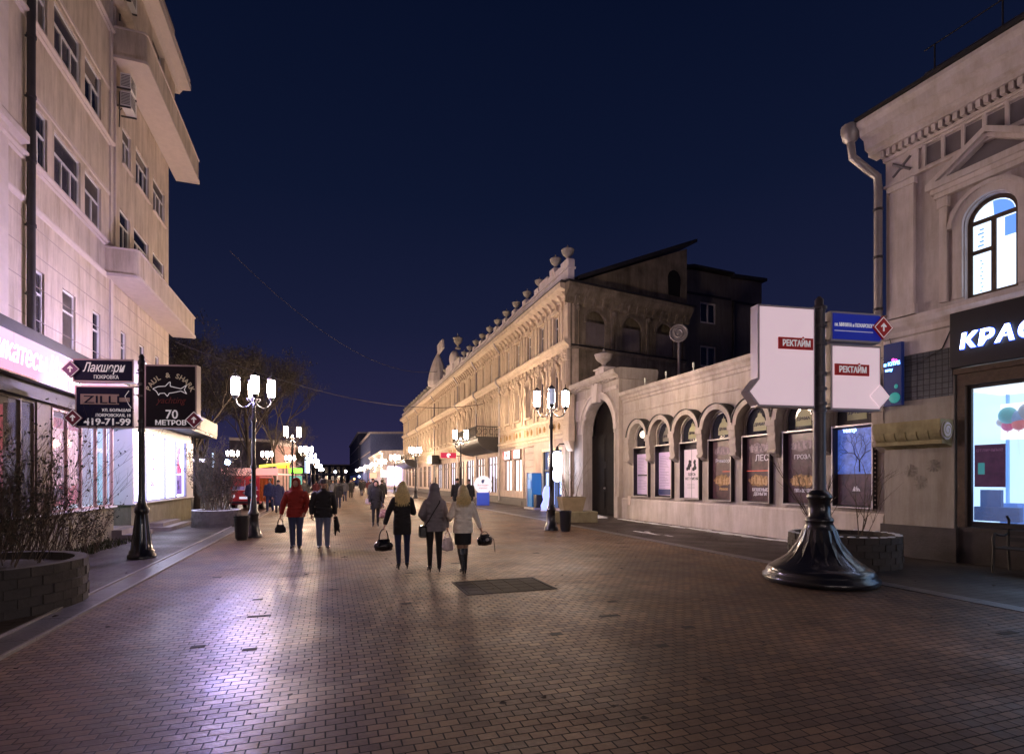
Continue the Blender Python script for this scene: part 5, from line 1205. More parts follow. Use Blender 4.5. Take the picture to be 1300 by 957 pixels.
# ================================================================= PLANTERS
def round_planter(loc, r, h, lab, g='round brick planters'):
    t = root('round_planter', lab, 'planter', loc, 0, g)
    b = MB(); courses = 5; ch = h/courses; rr = random.Random(int(r*100))
    nb = int(2*PI*r/.26)
    for k in range(courses):
        for i in range(nb):
            a0 = (i+.5*(k % 2))*2*PI/nb; a1 = a0+2*PI/nb*.95; ro = r+rr.uniform(-.012,.012); ri = r-.16; z0 = k*ch; z1 = z0+ch*.92
            ps = [(ro*math.cos(a0),ro*math.sin(a0)),(ro*math.cos(a1),ro*math.sin(a1)),(ri*math.cos(a1),ri*math.sin(a1)),(ri*math.cos(a0),ri*math.sin(a0))]
            b.add([(p[0],p[1],z0) for p in ps]+[(p[0],p[1],z1) for p in ps], [(0,3,2,1),(4,5,6,7),(0,1,5,4),(1,2,6,5),(2,3,7,6),(3,0,4,7)])
    b.lathe([(r-.02,.0),(r-.02,h-.01),(r-.14,h-.01),(r-.14,h*.6)], n=40, cap=False)
    b.build('wall', mat('planter_stone', (.055,.047,.043), .85, var=.35, vscale=3, bump=.6, bscale=20), t)
    MB().lathe([(r-.15,h-.12),(r*.5,h-.06),(.02,h-.02)], n=24).build('soil', M['soil'], t)
    return t
round_planter((-3.92,22.1,0), .80, .60, 'round brick planter with a leafy bush before the bright white shop window')
round_planter((-4.45,9.0,0), 1.2, .62, 'round brick planter with a bare bush in front of the pink lit delicatessen')
round_planter((9.9,8.15,0), 1.0, .62, 'round brick planter with bare shoots behind the flared signpost base')
sn = MB()
for i in range(30):
    a = i*2*PI/30; 
    if i % 7 == 3: continue
    sn.sphere((9.9+.93*math.cos(a), 8.15+.93*math.sin(a), .625), .09,.06,.012, 8, 4)
for i in range(30): a = i*2*PI/30; sn.sphere((-3.92+.72*math.cos(a), 22.1+.72*math.sin(a), .605), .09,.06,.012, 8, 4)
so = sn.build('snow_cap', M['snow']); so['kind'] = 'stuff'; so['label'] = 'thin snow lying on the planter rims'; so['category'] = 'snow'
def bush(loc, n, h, spread, lab, name='bare_shrub', base_r=.4, seed=1, rad=.012, leaves=0, lean=(0,0), sub=3, leafm=None):
    t = root(name, lab, 'shrub', loc); rr = random.Random(seed); b = MB(); lf = MB()
    def leaf(p, s_):
        u = Vector((rr.uniform(-1,1),rr.uniform(-1,1),rr.uniform(-1,1))).normalized()*s_; v = Vector((rr.uniform(-1,1),rr.uniform(-1,1),rr.uniform(-1,1))).normalized()*s_*.6
        lf.add([p-u, p+v, p+u, p-v], [(0,1,2,3)])
    def grow(p, d, l, r_, lev):
        pts = [p]; q = p.copy(); dd = d.copy()
        for i in range(4):
            dd = (dd+Vector((rr.uniform(-1,1),rr.uniform(-1,1),rr.uniform(-.5,.9)))*.13).normalized(); q = q+dd*l/4; pts.append(q.copy())
        b.tube(pts, [r_*(1-.17*i) for i in range(5)], 3 if lev else 4, caps=False)
        if leaves:
            for i in range(leaves): 
                k = rr.randrange(1,5); leaf(pts[k]+Vector((rr.uniform(-.07,.07),rr.uniform(-.07,.07),rr.uniform(-.07,.07))), .03)
        if lev < 2:
            for i in range(sub):
                k = rr.choice([1,2,3,4]); nd = (dd+Vector((rr.uniform(-1,1),rr.uniform(-1,1),rr.uniform(-.1,.6)))*.75).normalized(); grow(pts[k], nd, l*rr.uniform(.35,.6), r_*.55, lev+1)
    for i in range(n):
        a = rr.random()*2*PI; rad_ = base_r*math.sqrt(rr.random()); sx, sy = math.cos(a)*rad_, math.sin(a)*rad_
        d = Vector((sx*spread/base_r+lean[0]+rr.uniform(-.2,.2), sy*spread/base_r+lean[1]+rr.uniform(-.2,.2), 1)).normalized(); grow(Vector((sx,sy,0)), d, h*rr.uniform(.6,1), rad*rr.uniform(.6,1.2), 0)
    b.build('stems', M['twig'], t)
    if leaves: lf.build('leaves', leafm or M['leaf'], t)
    return t
bush((-3.92,22.1,.55), 60, 1.75, .32, 'dense olive bush growing from the round planter by the white window', 'leafy_bush', .45, 3, .014, leaves=7, sub=4)
bush((-4.6,9.1,.5), 100, 1.4, .5, 'dense bare bush sprouting from the near left planter', 'bare_bush', .8, 5, .009, sub=4, leaves=1)
bush((-5.25,11.3,0), 75, 2.15, .35, 'tall bare bush standing close to the pink lit shop window', 'bare_bush', .6, 8, .009, sub=4, leaves=1)
bush((-5.3,13.2,0), 34, 1.75, .4, 'bare bush with long slanting shoots before the red lit window', 'bare_bush', .4, 28, .008, sub=4)
bush((-5.35,15.0,0), 26, 1.0, .5, 'low tangled bush at the foot of the shop plinth', 'low_bush', .3, 18, .008, sub=3, leaves=2)
bush((9.6,8.2,.55), 9, 1.5, .5, 'sparse bare shrub with crossing shoots in the right planter', 'bare_shrub', .25, 12, .016, lean=(.15,0), sub=3)
bush((10.3,8.0,.55), 4, 1.9, .6, 'single long bare shoots leaning to the shop pier', 'bare_shrub', .12, 22, .012, lean=(.7,-.1), sub=4)
g = MB(); rr = random.Random(33)
for i in range(1600):
    x, y = -5.85+rr.random()*.75, 9+rr.random()*8.6; h = .05+rr.random()*.14; a = rr.random()*PI; g.add([(x-.012*math.cos(a),y-.012*math.sin(a),0),(x+.012*math.cos(a),y+.012*math.sin(a),0),(x+rr.uniform(-.06,.06),y+rr.uniform(-.06,.06),h)], [(0,1,2)])
go = g.build('grass', M['grassm']); go['kind'] = 'stuff'; go['label'] = 'rough grass along the foot of the shop plinth'; go['category'] = 'grass'
# square stone planter near the gate
t = root('stone_planter', 'square stepped stone planter with a bare shrub beside the gate arch', 'planter', (9.2,19.6,0), R(-8))
b = MB(); b.bbox(-.9,-.5,0,.95,.5,.45,.03); b.build('plinth', M['concrete'], t); b = MB(); b.add([(-.38,-.3,.45),(.38,-.3,.45),(.38,.3,.45),(-.38,.3,.45),(-.5,-.4,1.02),(.5,-.4,1.02),(.5,.4,1.02),(-.5,.4,1.02)], [(0,3,2,1),(4,5,6,7),(0,1,5,4),(1,2,6,5),(2,3,7,6),(3,0,4,7)]); b.build('trough', mat('trough_ochre', (.24,.19,.12), .85, var=.2, bump=.4), t)
MB().box(-.42,-.33,1.02,.42,.33,1.03).build('soil', M['soil'], t)
bush((9.2,19.6,1.0), 14, 1.3, .35, 'bare upright shrub growing in the square stone planter', 'bare_shrub', .3, 41, .012, sub=3)

# ================================================================= TREES
def tree(loc, h, cr, seed, lab, leaves=2200, trunk_r=.14):
    t = root('street_tree', lab, 'tree', loc, 0, 'late autumn trees left of the street'); rr = random.Random(seed); b = MB(); lf = MB(); tips = []
    tr = MB(); pts = [Vector((0,0,0)), Vector((.05,.03,h*.18)), Vector((-.05,.05,h*.36))]; tr.tube(pts, [trunk_r*1.3, trunk_r, trunk_r*.8], 8); tr.build('trunk', M['bark'], t)
    def grow(p, d, l, r_, lev):
        q = p.copy(); ps = [p]; dd = d.copy()
        for i in range(3): dd = (dd+Vector((rr.uniform(-1,1),rr.uniform(-1,1),rr.uniform(-.3,.8)))*.18).normalized(); q = q+dd*l/3; ps.append(q.copy())
        b.tube(ps, [r_, r_*.85, r_*.7, r_*.5], 5 if lev < 2 else 3, caps=False)
        if lev >= 2: tips.extend(ps[1:])
        if lev < 4:
            for i in range(4 if lev < 2 else 3): nd = (dd+Vector((rr.uniform(-1,1),rr.uniform(-1,1),rr.uniform(-.35,.7)))*.8).normalized(); grow(ps[rr.choice([2,3,3])], nd, l*rr.uniform(.55,.75), r_*.55, lev+1)
    for i in range(5):
        a = i*2*PI/5+rr.random(); grow(pts[-1], Vector((math.cos(a)*cr*.12,math.sin(a)*cr*.12,.9)).normalized(), h*.27, trunk_r*.6, 0)
    for i in range(leaves):
        p = rr.choice(tips)+Vector((rr.gauss(0,.16),rr.gauss(0,.16),rr.gauss(0,.16))); s_ = rr.uniform(.03,.075)
        u = Vector((rr.uniform(-1,1),rr.uniform(-1,1),rr.uniform(-1,1))).normalized()*s_; v = Vector((rr.uniform(-1,1),rr.uniform(-1,1),rr.uniform(-1,1))).normalized()*s_*.6
        lf.add([p-u,p+v,p+u,p-v], [(0,1,2,3)])
    c = b.build('limbs', M['bark'], t); lf.build('crown', M['leaf'], t)
    return t
T1 = tree((-6.9,33.5,0), 9.6, 3, 1, 'dark bare autumn tree just beyond the white lit shop window', 9000)
T2 = tree((-5.4,42,0), 11.0, 3, 2, 'dark autumn tree behind the left street lamp', 9000)
T3 = tree((-5.0,56,0), 12.5, 3, 3, 'dark autumn tree over the crowd behind the red van', 8000)
for (x, y, lab, rz, sc, src) in ((-8.8,45,'dark tree at the back, seen between two nearer crowns',1.2,.95,T1),(-7.5,58,'far dark tree behind the red van on the outer side',2.2,1,T2),
    (-4.9,76,'far tree behind the second left lamp',.7,.75,T3),(-10.5,52,'tree behind the rest at the outermost left, rising beside the shop canopy',3.2,1,T3),(-5.6,96,'smallest farthest tree of the left row',3.0,.7,T1)):
    c = dup(src, loc=(x,y,0), rz=rz, label=lab); c.scale = (sc,)*3

# ================================================================= RED VAN, STALLS, FAR SIGNS ON THE LEFT
V = root('red_van', 'red street food van with a lit pinkish canopy parked behind the left lamp', 'van', (-4.55, 33.6, 0), R(-8))
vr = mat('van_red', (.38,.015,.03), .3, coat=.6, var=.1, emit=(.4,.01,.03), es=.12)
b = MB(); b.bbox(-.82,0,.30,.82,3.6,1.12,.10); b.bbox(-.80,.12,1.0,.80,3.5,1.92,.14); b.build('body', vr, V)
b = MB(); b.add([(-.66,.10,1.14),(.66,.10,1.14),(.60,.16,1.72),(-.60,.16,1.72)], [(0,1,2,3)]); wsc = b.build('windscreen', mat('windscreen', (.05,.05,.09), .08, emit=(.35,.22,.5), es=.45), V)
b = MB(); b.box(-.015,.08,1.14,.015,.14,1.72); b.box(-.7,.06,1.10,.7,.12,1.14); b.build('windscreen_frame', M['white'], wsc)
for s_ in (-1,1):
    h_ = MB(); h_.lathe([(.10,0),(.09,.03),(.0,.05)], n=16); h_.xf(Matrix.Rotation(R(90),4,'X')); h_.build('headlight', glow('headlight_dim', (.9,.7,.8), .7), V, loc=(s_*.58,.0,.78))
    for y in (.75,2.8):
        t_ = MB(); t_.lathe([(.18,-.09),(.30,-.09),(.31,0),(.30,.09),(.18,.09)], n=18); t_.xf(Matrix.Rotation(R(90),4,'Y')); wo = t_.build('wheel', M['bin'], V, loc=(s_*.74,y,.31))
        t_ = MB(); t_.lathe([(.17,-.1),(.17,.1)], n=14); t_.xf(Matrix.Rotation(R(90),4,'Y')); t_.build('rim', M['pipeL'], wo)
MB().bbox(-.8,-.08,.34,.8,.03,.50,.03).build('bumper', mat('van_dark', (.05,.01,.02), .5), V); MB().box(-.26,-.02,.62,.26,-.005,.75).build('number_plate', glow('plate_white', (.8,.75,.9), .9), V)
b = MB(); b.sphere((0,-.01,.96),.08,.02,.08); b.build('emblem', M['pipeL'], V)
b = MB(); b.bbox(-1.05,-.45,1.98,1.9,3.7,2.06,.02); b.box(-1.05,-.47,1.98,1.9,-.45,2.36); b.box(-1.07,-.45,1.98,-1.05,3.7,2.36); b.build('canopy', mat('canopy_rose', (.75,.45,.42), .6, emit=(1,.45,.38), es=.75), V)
b = MB()
for (x, y) in ((-1.0,-.4),(1.85,-.4),(1.85,3.6)): b.tube([(x,y,0),(x,y,2.0)], .025, 6)
b.build('canopy_post', M['white'], V)
def cloth(loc, lab, col, w_=.5, h_=1.2, z=.5):
    t = root('hanging_clothes', lab, 'clothes', (loc[0],loc[1],z), R(-10)); rr = random.Random(5); b = MB(); n = 14
    vs = []; 
    for j in range(6):
        for i in range(n+1): vs.append((-w_/2+w_*i/n, .07*math.sin(i*1.7+j*.3), h_*j/5))
    fs = [(j*(n+1)+i, j*(n+1)+i+1, (j+1)*(n+1)+i+1, (j+1)*(n+1)+i) for j in range(5) for i in range(n)]
    b.add(vs, fs, 0, True); b.add([(v[0],v[1]+.05,v[2]) for v in vs], [f[::-1] for f in fs], 0, True); b.build('garment', mat('cloth_'+lab[:6], col, .8, var=.4, vscale=8, bump=.4), t); MB().tube([(-w_/2,.02,h_),(w_/2,.02,h_)], .015, 6).build('rail', M['pipeL'], t)
cloth((-3.35,33.0), 'orange garments hanging from the rail beside the red van', (.6,.13,.02), .75, 1.3, .5)
MB_ = MB(); 
# lit signs of far shops
def box_sign(loc, w_, h_, col, s_, lab, post=True, name='light_sign', t=.1):
    r0 = root(name, lab, 'sign', loc, R(-4)); MB().bbox(-w_/2-.03,-t,-.03,w_/2+.03,t,h_+.03,.01).build('casing', M['pipe'], r0); MB().box(-w_/2,-t-.01,0,w_/2,-t-.001,h_).build('lit_face', glow('lit_'+lab.replace(' ','_')[:30], col, s_), r0)
    if post: MB().tube([(0,0,-loc[2]),(0,0,0)], .05, 6).build('post', M['pipe'], r0)
    return r0
box_sign((-3.3,60,2.4), 1.3,.5, (.25,1,.05), 2.2, 'bright green lit kiosk sign beyond the crowd'); box_sign((-4.5,60,2.9), 1.2,.45, (1,.42,.03), 2.4, 'amber lit kiosk sign left of the green one')
box_sign((-3.3,60.4,.9), 1.2,1.2, (.2,.8,.6), .6, 'pale green lit kiosk front under the green sign'); box_sign((-2.1,58,2.4), .42,1.5, (.5,.65,1), 4.5, 'narrow vertical blue white sign beside the kiosks')
box_sign((-9.0,44,3.0), .9,.22, (.8,.75,1), 4, 'small white lettered sign glowing among the dark trees'); box_sign((-6.9,38,2.5), .12,.9, (.6,.75,1), 3, 'thin blue white light strip right of the white shop window')
fl = root('flood_light', 'bright blue white flood light shining between the planter bush and the red van', 'flood light', (-7.4,46,3.05)); MB().sphere((0,0,0),.26,.1,.22).build('lens', glow('flood_lens', (.45,.6,1), 60), fl); MB().bbox(-.3,.1,-.25,.3,.25,.25,.02).build('housing', M['pipe'], fl); MB().tube([(0,.17,-3.05),(0,.17,-.2)], .05, 6).build('post', M['pipe'], fl)
hw = root('kiosk_awning', 'yellow green edge of a stall awning right of the red van', 'awning', (-3.3,36.5,2.45), R(8)); MB().prism([(-.8,.0),(.9,.22),(.9,.32),(-.8,.16)], -.8, .8).build('cloth', mat('awning_yellow', (.6,.6,.05), .6, emit=(.6,.8,.05), es=.8), hw); MB().tube([(.8,.7,-2.45),(.8,.7,.25)], .03, 6).build('post', M['pipe'], hw); MB().tube([(-.7,.7,-2.45),(-.7,.7,.1)], .03, 6).build('post', M['pipe'], hw)
for i, (x, y, z, c, s_, lab) in enumerate([(1.2,120,3.4,(.75,.8,1),10,'tiny white lamp far down the street, leftmost of three'),(3.5,126,3.6,(1,.9,.95),14,'tiny white lamp far down the street, middle of three'),(6.3,122,3.9,(.8,.85,1),16,'tiny blue white lamp far down the street near the shops'),(5.9,116,2.4,(.5,.6,1),12,'low blue light far down the street beneath the lamps'),(5.0,118,1.9,(1,.5,.15),6,'small orange light over the far crowd')]):
    o = root('distant_lamp', lab, 'lamp', (x,y,0)); MB().sphere((0,0,z),.28 if i < 3 else .2).build('globe', glow('distant_%d' % i, c, s_), o); MB().tube([(0,0,0),(0,0,z-.2)], .05, 5).build('pole', M['pipe'], o)
box_sign((5.9,78,1.9), 1.0,.8, (1,.42,.25), 1.6, 'orange rose lit sign at the start of the far right shops'); box_sign((7.9,84,2.1), .8,1.0, (.75,.85,1), 3.4, 'pale blue square sign before the far violet shopfronts')
# overhead cables
def cable(a, b, sag, lab, n=24):
    m_ = MB(); A, B = Vector(a), Vector(b); m_.tube([A.lerp(B, i/n)-Vector((0,0,sag*4*(i/n)*(1-i/n))) for i in range(n+1)], .02, 4)
    o = m_.build('overhead_cable', mat('cable_grey', (.05,.045,.06), .8), None); o['label'] = lab; o['category'] = 'cable'
cable((-6.4,27,7.75), (12.0,42,7.9), 1.3, 'thin dark cable sagging across the street from the cream building to the ornate one')
cable((-6.3,40,17), (12.2,62,14.4), 2.6, 'faint steep cable running down to the roof of the ornate building')
# ================================================================= PEOPLE
import numpy as np
def _ring_solid(bm, rings):
    vs = [[bm.verts.new(p) for p in r] for r in rings]; n = len(rings[0])
    for a, b in zip(vs, vs[1:]):
        for i in range(n): bm.faces.new((a[i], a[(i+1) % n], b[(i+1) % n], b[i]))
    bm.faces.new(vs[0][::-1]); bm.faces.new(vs[-1])
def _cap(bm, p0, p1, r0, r1, n=12):
    p0, p1 = Vector(p0), Vector(p1); t = (p1-p0); L_ = t.length or 1e-6; t = t/L_
    u = t.cross(Vector((0,0,1))) if abs(t.z) < .95 else t.cross(Vector((0,1,0))); u.normalize(); w = t.cross(u); rings = []
    for a in (-80,-50,-25,0): c = math.cos(R(a)); s_ = math.sin(R(a)); rings.append([p0+t*r0*s_+(u*math.cos(2*PI*i/n)+w*math.sin(2*PI*i/n))*r0*c for i in range(n)])
    for a in (0,25,50,80): c = math.cos(R(a)); s_ = math.sin(R(a)); rings.append([p1+t*r1*s_+(u*math.cos(2*PI*i/n)+w*math.sin(2*PI*i/n))*r1*c for i in range(n)])
    _ring_solid(bm, rings)
def _loft(bm, secs, n=20):
    rings = []
    for (cx, cy, z, rx, ry) in secs: rings.append([(cx+rx*math.cos(2*PI*i/n), cy+ry*math.sin(2*PI*i/n), z) for i in range(n)])
    _ring_solid(bm, rings)
def _ell(bm, c, rx, ry, rz, n=14, m=9):
    rings = []
    for j in range(m+1):
        th = .06+(PI-.12)*j/m; rings.append([(c[0]+rx*math.sin(th)*math.cos(2*PI*i/n), c[1]+ry*math.sin(th)*math.sin(2*PI*i/n), c[2]-rz*math.cos(th)) for i in range(n)])
    _ring_solid(bm, rings)
def blob(name, parts, mats, parent, voxel=.012, smooth=4):
    """union closed shapes into one continuous skin; every part carries the material of the skin near it"""
    bm = bmesh.new()
    for p in parts:
        k = p[0]
        if k == 'cap': _cap(bm, *p[2:])
        elif k == 'ell': _ell(bm, *p[2:])
        elif k == 'loft': _loft(bm, p[2])
    me = bpy.data.meshes.new('tmp'); bm.to_mesh(me); bm.free(); o = bpy.data.objects.new('tmp', me); COL.objects.link(o)
    m = o.modifiers.new('r', 'REMESH'); m.mode = 'VOXEL'; m.voxel_size = voxel; m.use_smooth_shade = True
    s_ = o.modifiers.new('s', 'SMOOTH'); s_.factor = .5; s_.iterations = smooth
    dg = bpy.context.evaluated_depsgraph_get(); dg.update(); out_ = bpy.data.meshes.new_from_object(o.evaluated_get(dg)); bpy.data.objects.remove(o); bpy.data.meshes.remove(me)
    out_.name = name; out_.materials.clear()
    for mm in mats: out_.materials.append(mm)
    npoly = len(out_.polygons)
    if len(mats) > 1 and npoly:
        c = np.empty(npoly*3); out_.polygons.foreach_get('center', c); c = c.reshape(-1, 3); best = np.full(npoly, 1e9); idx = np.zeros(npoly, int)
        for p in parts:
            if p[0] == 'cap':
                a, b = np.array(p[2]), np.array(p[3]); ab = b-a; t = np.clip(((c-a)@ab)/max(1e-9, ab@ab), 0, 1); d = np.linalg.norm(c-(a+t[:,None]*ab), axis=1)-(p[4]+(p[5]-p[4])*t)
            elif p[0] == 'ell':
                q = (c-np.array(p[2]))/np.array([p[3],p[4],p[5]]); d = (np.linalg.norm(q, axis=1)-1)*min(p[3:6])
            else:
                S_ = p[2]; z = np.array([s2[2] for s2 in S_]); rx = np.interp(c[:,2], z, [s2[3] for s2 in S_]); ry = np.interp(c[:,2], z, [s2[4] for s2 in S_]); cx = np.interp(c[:,2], z, [s2[0] for s2 in S_]); cy = np.interp(c[:,2], z, [s2[1] for s2 in S_])
                d = (np.sqrt(((c[:,0]-cx)/rx)**2+((c[:,1]-cy)/ry)**2)-1)*np.minimum(rx, ry); d = np.maximum(d, np.maximum(z[0]-c[:,2], c[:,2]-z[-1]))
            k = d < best; best[k] = d[k]; idx[k] = p[1]
        out_.polygons.foreach_set('material_index', idx.tolist())
    out_.polygons.foreach_set('use_smooth', [True]*npoly); out_.update()
    ob = bpy.data.objects.new(name, out_); COL.objects.link(ob); ob.parent = parent; return ob
def V3(*a): return Vector(a)
def hand(parts, wr, d, side, mi, s=1.0, curl=.5):
    """palm, four unequal bent fingers and a thumb; d = direction of the forearm"""
    d = Vector(d).normalized(); fw = Vector((0,1,0)); fw = (fw-d*fw.dot(d)).normalized(); sd = d.cross(fw)  # fw: towards the thumb side when the arm hangs
    wr = Vector(wr); p1 = wr+d*.085*s
    parts.append(('cap', mi, tuple(wr+fw*.014), tuple(p1+fw*.024), .026*s, .020*s)); parts.append(('cap', mi, tuple(wr-fw*.012), tuple(p1-fw*.026), .024*s, .018*s))
    inn = -sd*side
    for k, ln in enumerate((.070,.080,.074,.058)):
        b = p1+fw*(.032-.021*k)*s; m_ = b+(d*.9+inn*curl).normalized()*ln*.5*s; e = m_+(d*.5+inn*(curl+.5)).normalized()*ln*.5*s
        parts.append(('cap', mi, tuple(b), tuple(m_), .0095*s, .009*s)); parts.append(('cap', mi, tuple(m_), tuple(e), .009*s, .0075*s))
    b = wr+d*.03*s+fw*.03*s; m_ = b+(d*.6+fw*.6+inn*.3).normalized()*.038*s; e = m_+(d*.9+fw*.1+inn*.5).normalized()*.03*s
    parts.append(('cap', mi, tuple(b), tuple(m_), .012*s, .0105*s)); parts.append(('cap', mi, tuple(m_), tuple(e), .0105*s, .008*s))
skin = mat('skin', (.50,.30,.22), .55, var=.08, vscale=10); skin_leg = mat('skin_stocking', (.30,.17,.11), .5, var=.05)
hairB = mat('hair_blonde', (.72,.56,.26), .45, var=.3, vscale=30, bump=.3, bscale=60); hairD = mat('hair_dark', (.03,.02,.015), .5, var=.3)
def fab(name, c, r=.8, b=.45): return mat('fabric_'+name, c, r, var=.16, vscale=6, bump=b, bscale=11)

def person(label, loc, face, H=1.72, sex='f', vox=.011, legs=None, arms=None, trousers=None, shoes=None, top=None, jacket='short', jw=1.0, hair=None, hood=False, hat=None, skirt=None, boots=None, group=None, fingers=True, heel=False, headtilt=(0,0), flare=1.0, lower_m=None):
    t = root('person', label, 'person', loc, face, group); s = H/1.74
    legs = legs or {'l': ((.0,.05,-1),(0,-.1,-1)), 'r': ((.0,.0,-1),(0,-.02,-1))}
    arms = arms or {'l': ((-.22,0,-1),(-.1,.12,-1)), 'r': ((.22,0,-1),(.1,.12,-1))}
    hipx = .088 if sex == 'f' else .095; shx = .165 if sex == 'f' else .195
    P = []; SK, TR_, SH = 0, 1, 2
    J = {}
    for sd, sg in (('l',-1),('r',1)):
        hip = V3(sg*hipx, 0, .93); a = Vector(legs[sd][0]).normalized(); b = Vector(legs[sd][1]).normalized()
        kn = hip+a*.43; an = kn+b*.41; J['kn'+sd], J['an'+sd], J['hip'+sd] = kn, an, hip
    low = min(J['anl'].z, J['anr'].z); hz = .075+(.05 if heel else 0); dz = hz-low
    for k in J: J[k] = J[k]+V3(0,0,dz)
    up = V3(0,0,dz)
    tr = .0 if sex == 'f' else .012; lm = TR_ if not boots else 3
    for sd, sg in (('l',-1),('r',1)):
        hp, kn, an = J['hip'+sd], J['kn'+sd], J['an'+sd]
        P.append(('cap', TR_ if not boots else 3, tuple(hp), tuple(hp.lerp(kn,.5)), .092+tr, .080+tr)); P.append(('cap', TR_ if not boots else 3, tuple(hp.lerp(kn,.5)), tuple(kn), .080+tr, .062+tr))
        P.append(('cap', SH if boots else TR_, tuple(kn-V3(0,0,.03)), tuple(kn.lerp(an,.35)), .060+tr, (.062 if boots else .059)+tr)); P.append(('cap', SH if boots else TR_, tuple(kn.lerp(an,.35)), tuple(an+V3(0,0,.02)), .058+tr, .043+tr*1.4))
        sd_ = (an-kn).normalized(); lift = an.z-hz; toe = V3(sg*.02, .165, -.045-(.05 if heel else 0)*1.0-min(.10, lift*.8))
        heelp = an+V3(0,-.035,-.035)
        P.append(('cap', SH, tuple(an), tuple(an+V3(0,.02,-.03)), .043, .042)); P.append(('cap', SH, tuple(heelp+V3(0,.02,.0)), tuple(an+toe*.55+V3(0,0,-.01)), .034, .034)); P.append(('cap', SH, tuple(an+toe*.55), tuple(an+toe), .036, .024))
        if heel: P.append(('cap', SH, tuple(an+V3(0,-.045,-.05)), tuple(an+V3(0,-.045,-.115)), .02, .012))
        if shoes: pass
    P.append(('loft', TR_, [(0,0,.84+dz,.13,.10),(0,-.01,.92+dz,.165,.115),(0,0,1.02+dz,.14,.10),(0,0,1.10+dz,.12,.09)]))
    P.append(('loft', TR_, [(0,0,1.08+dz,.12,.09),(0,0,1.25+dz,.15,.105),(0,0,1.38+dz,shx*.9,.095),(0,0,1.45+dz,.08,.06)]))
    hx, hy = headtilt; nk = V3(0,-.005,1.46+dz); hc = V3(hx,.015+hy,1.635+dz)
    P.append(('cap', SK, tuple(nk), tuple(hc-V3(0,.01,.07)), .05, .048))
    P += [('ell', SK, tuple(hc+V3(0,-.005,.02)), .073,.092,.090), ('ell', SK, tuple(hc+V3(0,.025,-.035)), .055,.065,.075), ('cap', SK, tuple(hc+V3(0,.085,.0)), tuple(hc+V3(0,.103,-.028)), .009,.013),
          ('cap', SK, tuple(hc+V3(0,.075,-.062)), tuple(hc+V3(0,.082,-.062)), .018,.012), ('ell', SK, tuple(hc+V3(-.074,.0,-.005)), .012,.018,.030), ('ell', SK, tuple(hc+V3(.074,.0,-.005)), .012,.018,.030)]
    S = {}
    for sd, sg in (('l',-1),('r',1)):
        sh = V3(sg*shx, 0, 1.40+dz); a = Vector(arms[sd][0]).normalized(); b = Vector(arms[sd][1]).normalized(); el = sh+a*.285; wr = el+b*.25; S[sd] = (sh, el, wr, b)
        P.append(('cap', TR_, tuple(sh), tuple(el), .048+tr, .038)); P.append(('cap', SK, tuple(el), tuple(wr), .037, .027))
        if fingers: hand(P, wr, b, sg, SK, 1.0 if sex == 'f' else 1.12)
        else: P.append(('cap', SK, tuple(wr), tuple(wr+b*.12), .032,.024))
    body = blob('body', P, [skin, trousers, boots or shoes, lower_m or skin_leg], t, vox*.72 if fingers else vox, 3)
    # coat or jacket
    if top:
        hem = {'short': .80, 'mid': .68, 'long': .42}[jacket]+dz*.9; k = jw
        secs = [(0,0,hem,.185*k*flare,.145*k*flare),(0,0,.93+dz,.178*k*(.5+flare/2),.14*k),(0,0,1.08+dz,.15*k,.122*k),(0,0,1.25+dz,.172*k,.135*k),(0,0,1.37+dz,(shx+.035)*k,.125*k),(0,0,1.44+dz,.125*k,.10*k),(0,0,1.49+dz,.078,.075)]
        if jacket == 'long': secs.insert(1, (0,0,.6+dz,.2*k*flare,.155*k))
        Q = [('loft', 0, secs)]
        for sd in 'lr':
            sh, el, wr, b = S[sd]; w0 = .066*k*(1.08 if sex == 'm' else 1); Q.append(('cap', 0, tuple(sh-V3(0,0,.035)), tuple(el), w0, .058*k)); Q.append(('cap', 0, tuple(el), tuple(el.lerp(wr,.93)), .055*k, .043*k))
            md_ = sh.lerp(el,.5); Q.append(('ell', 0, tuple(el.lerp(wr,.12)), .060*k,.060*k,.05))
        if hood:
            Q += [('ell', 0, tuple(hc+V3(0,-.035,.02)), .112,.115,.128), ('ell', 0, tuple(hc+V3(0,-.05,-.09)), .115,.10,.09), ('loft', 0, [(0,-.01,1.40+dz,.185,.12),(0,-.025,1.50+dz,.135,.115),(0,-.035,1.6+dz,.112,.11)])]
        else: Q.append(('loft', 0, [(0,-.005,1.43+dz,.10,.09),(0,-.01,1.53+dz,.072,.075)]))
        # folds and padding of the cloth
        rr = random.Random(int(H*1000)+len(label))
        for i in range(7):
            z = 1.32+dz-i*.075; a = rr.uniform(-.05,.05); yy = -.118*k if i < 4 else -.13*k
            for sgn in (-1, 1): Q.append(('cap', 0, (-.12*k, yy*sgn*.80, z+a), (.12*k, yy*sgn*.80, z-a), .030*k, .030*k))
        for i in range(5):
            for sd in 'lr': sh, el, wr, b = S[sd]; c = sh.lerp(el,.3+.17*i); Q.append(('ell', 0, tuple(c), .062*k,.062*k,.028))
        jo = blob('jacket' if jacket == 'short' else 'coat', Q, [top], t, vox, 2)
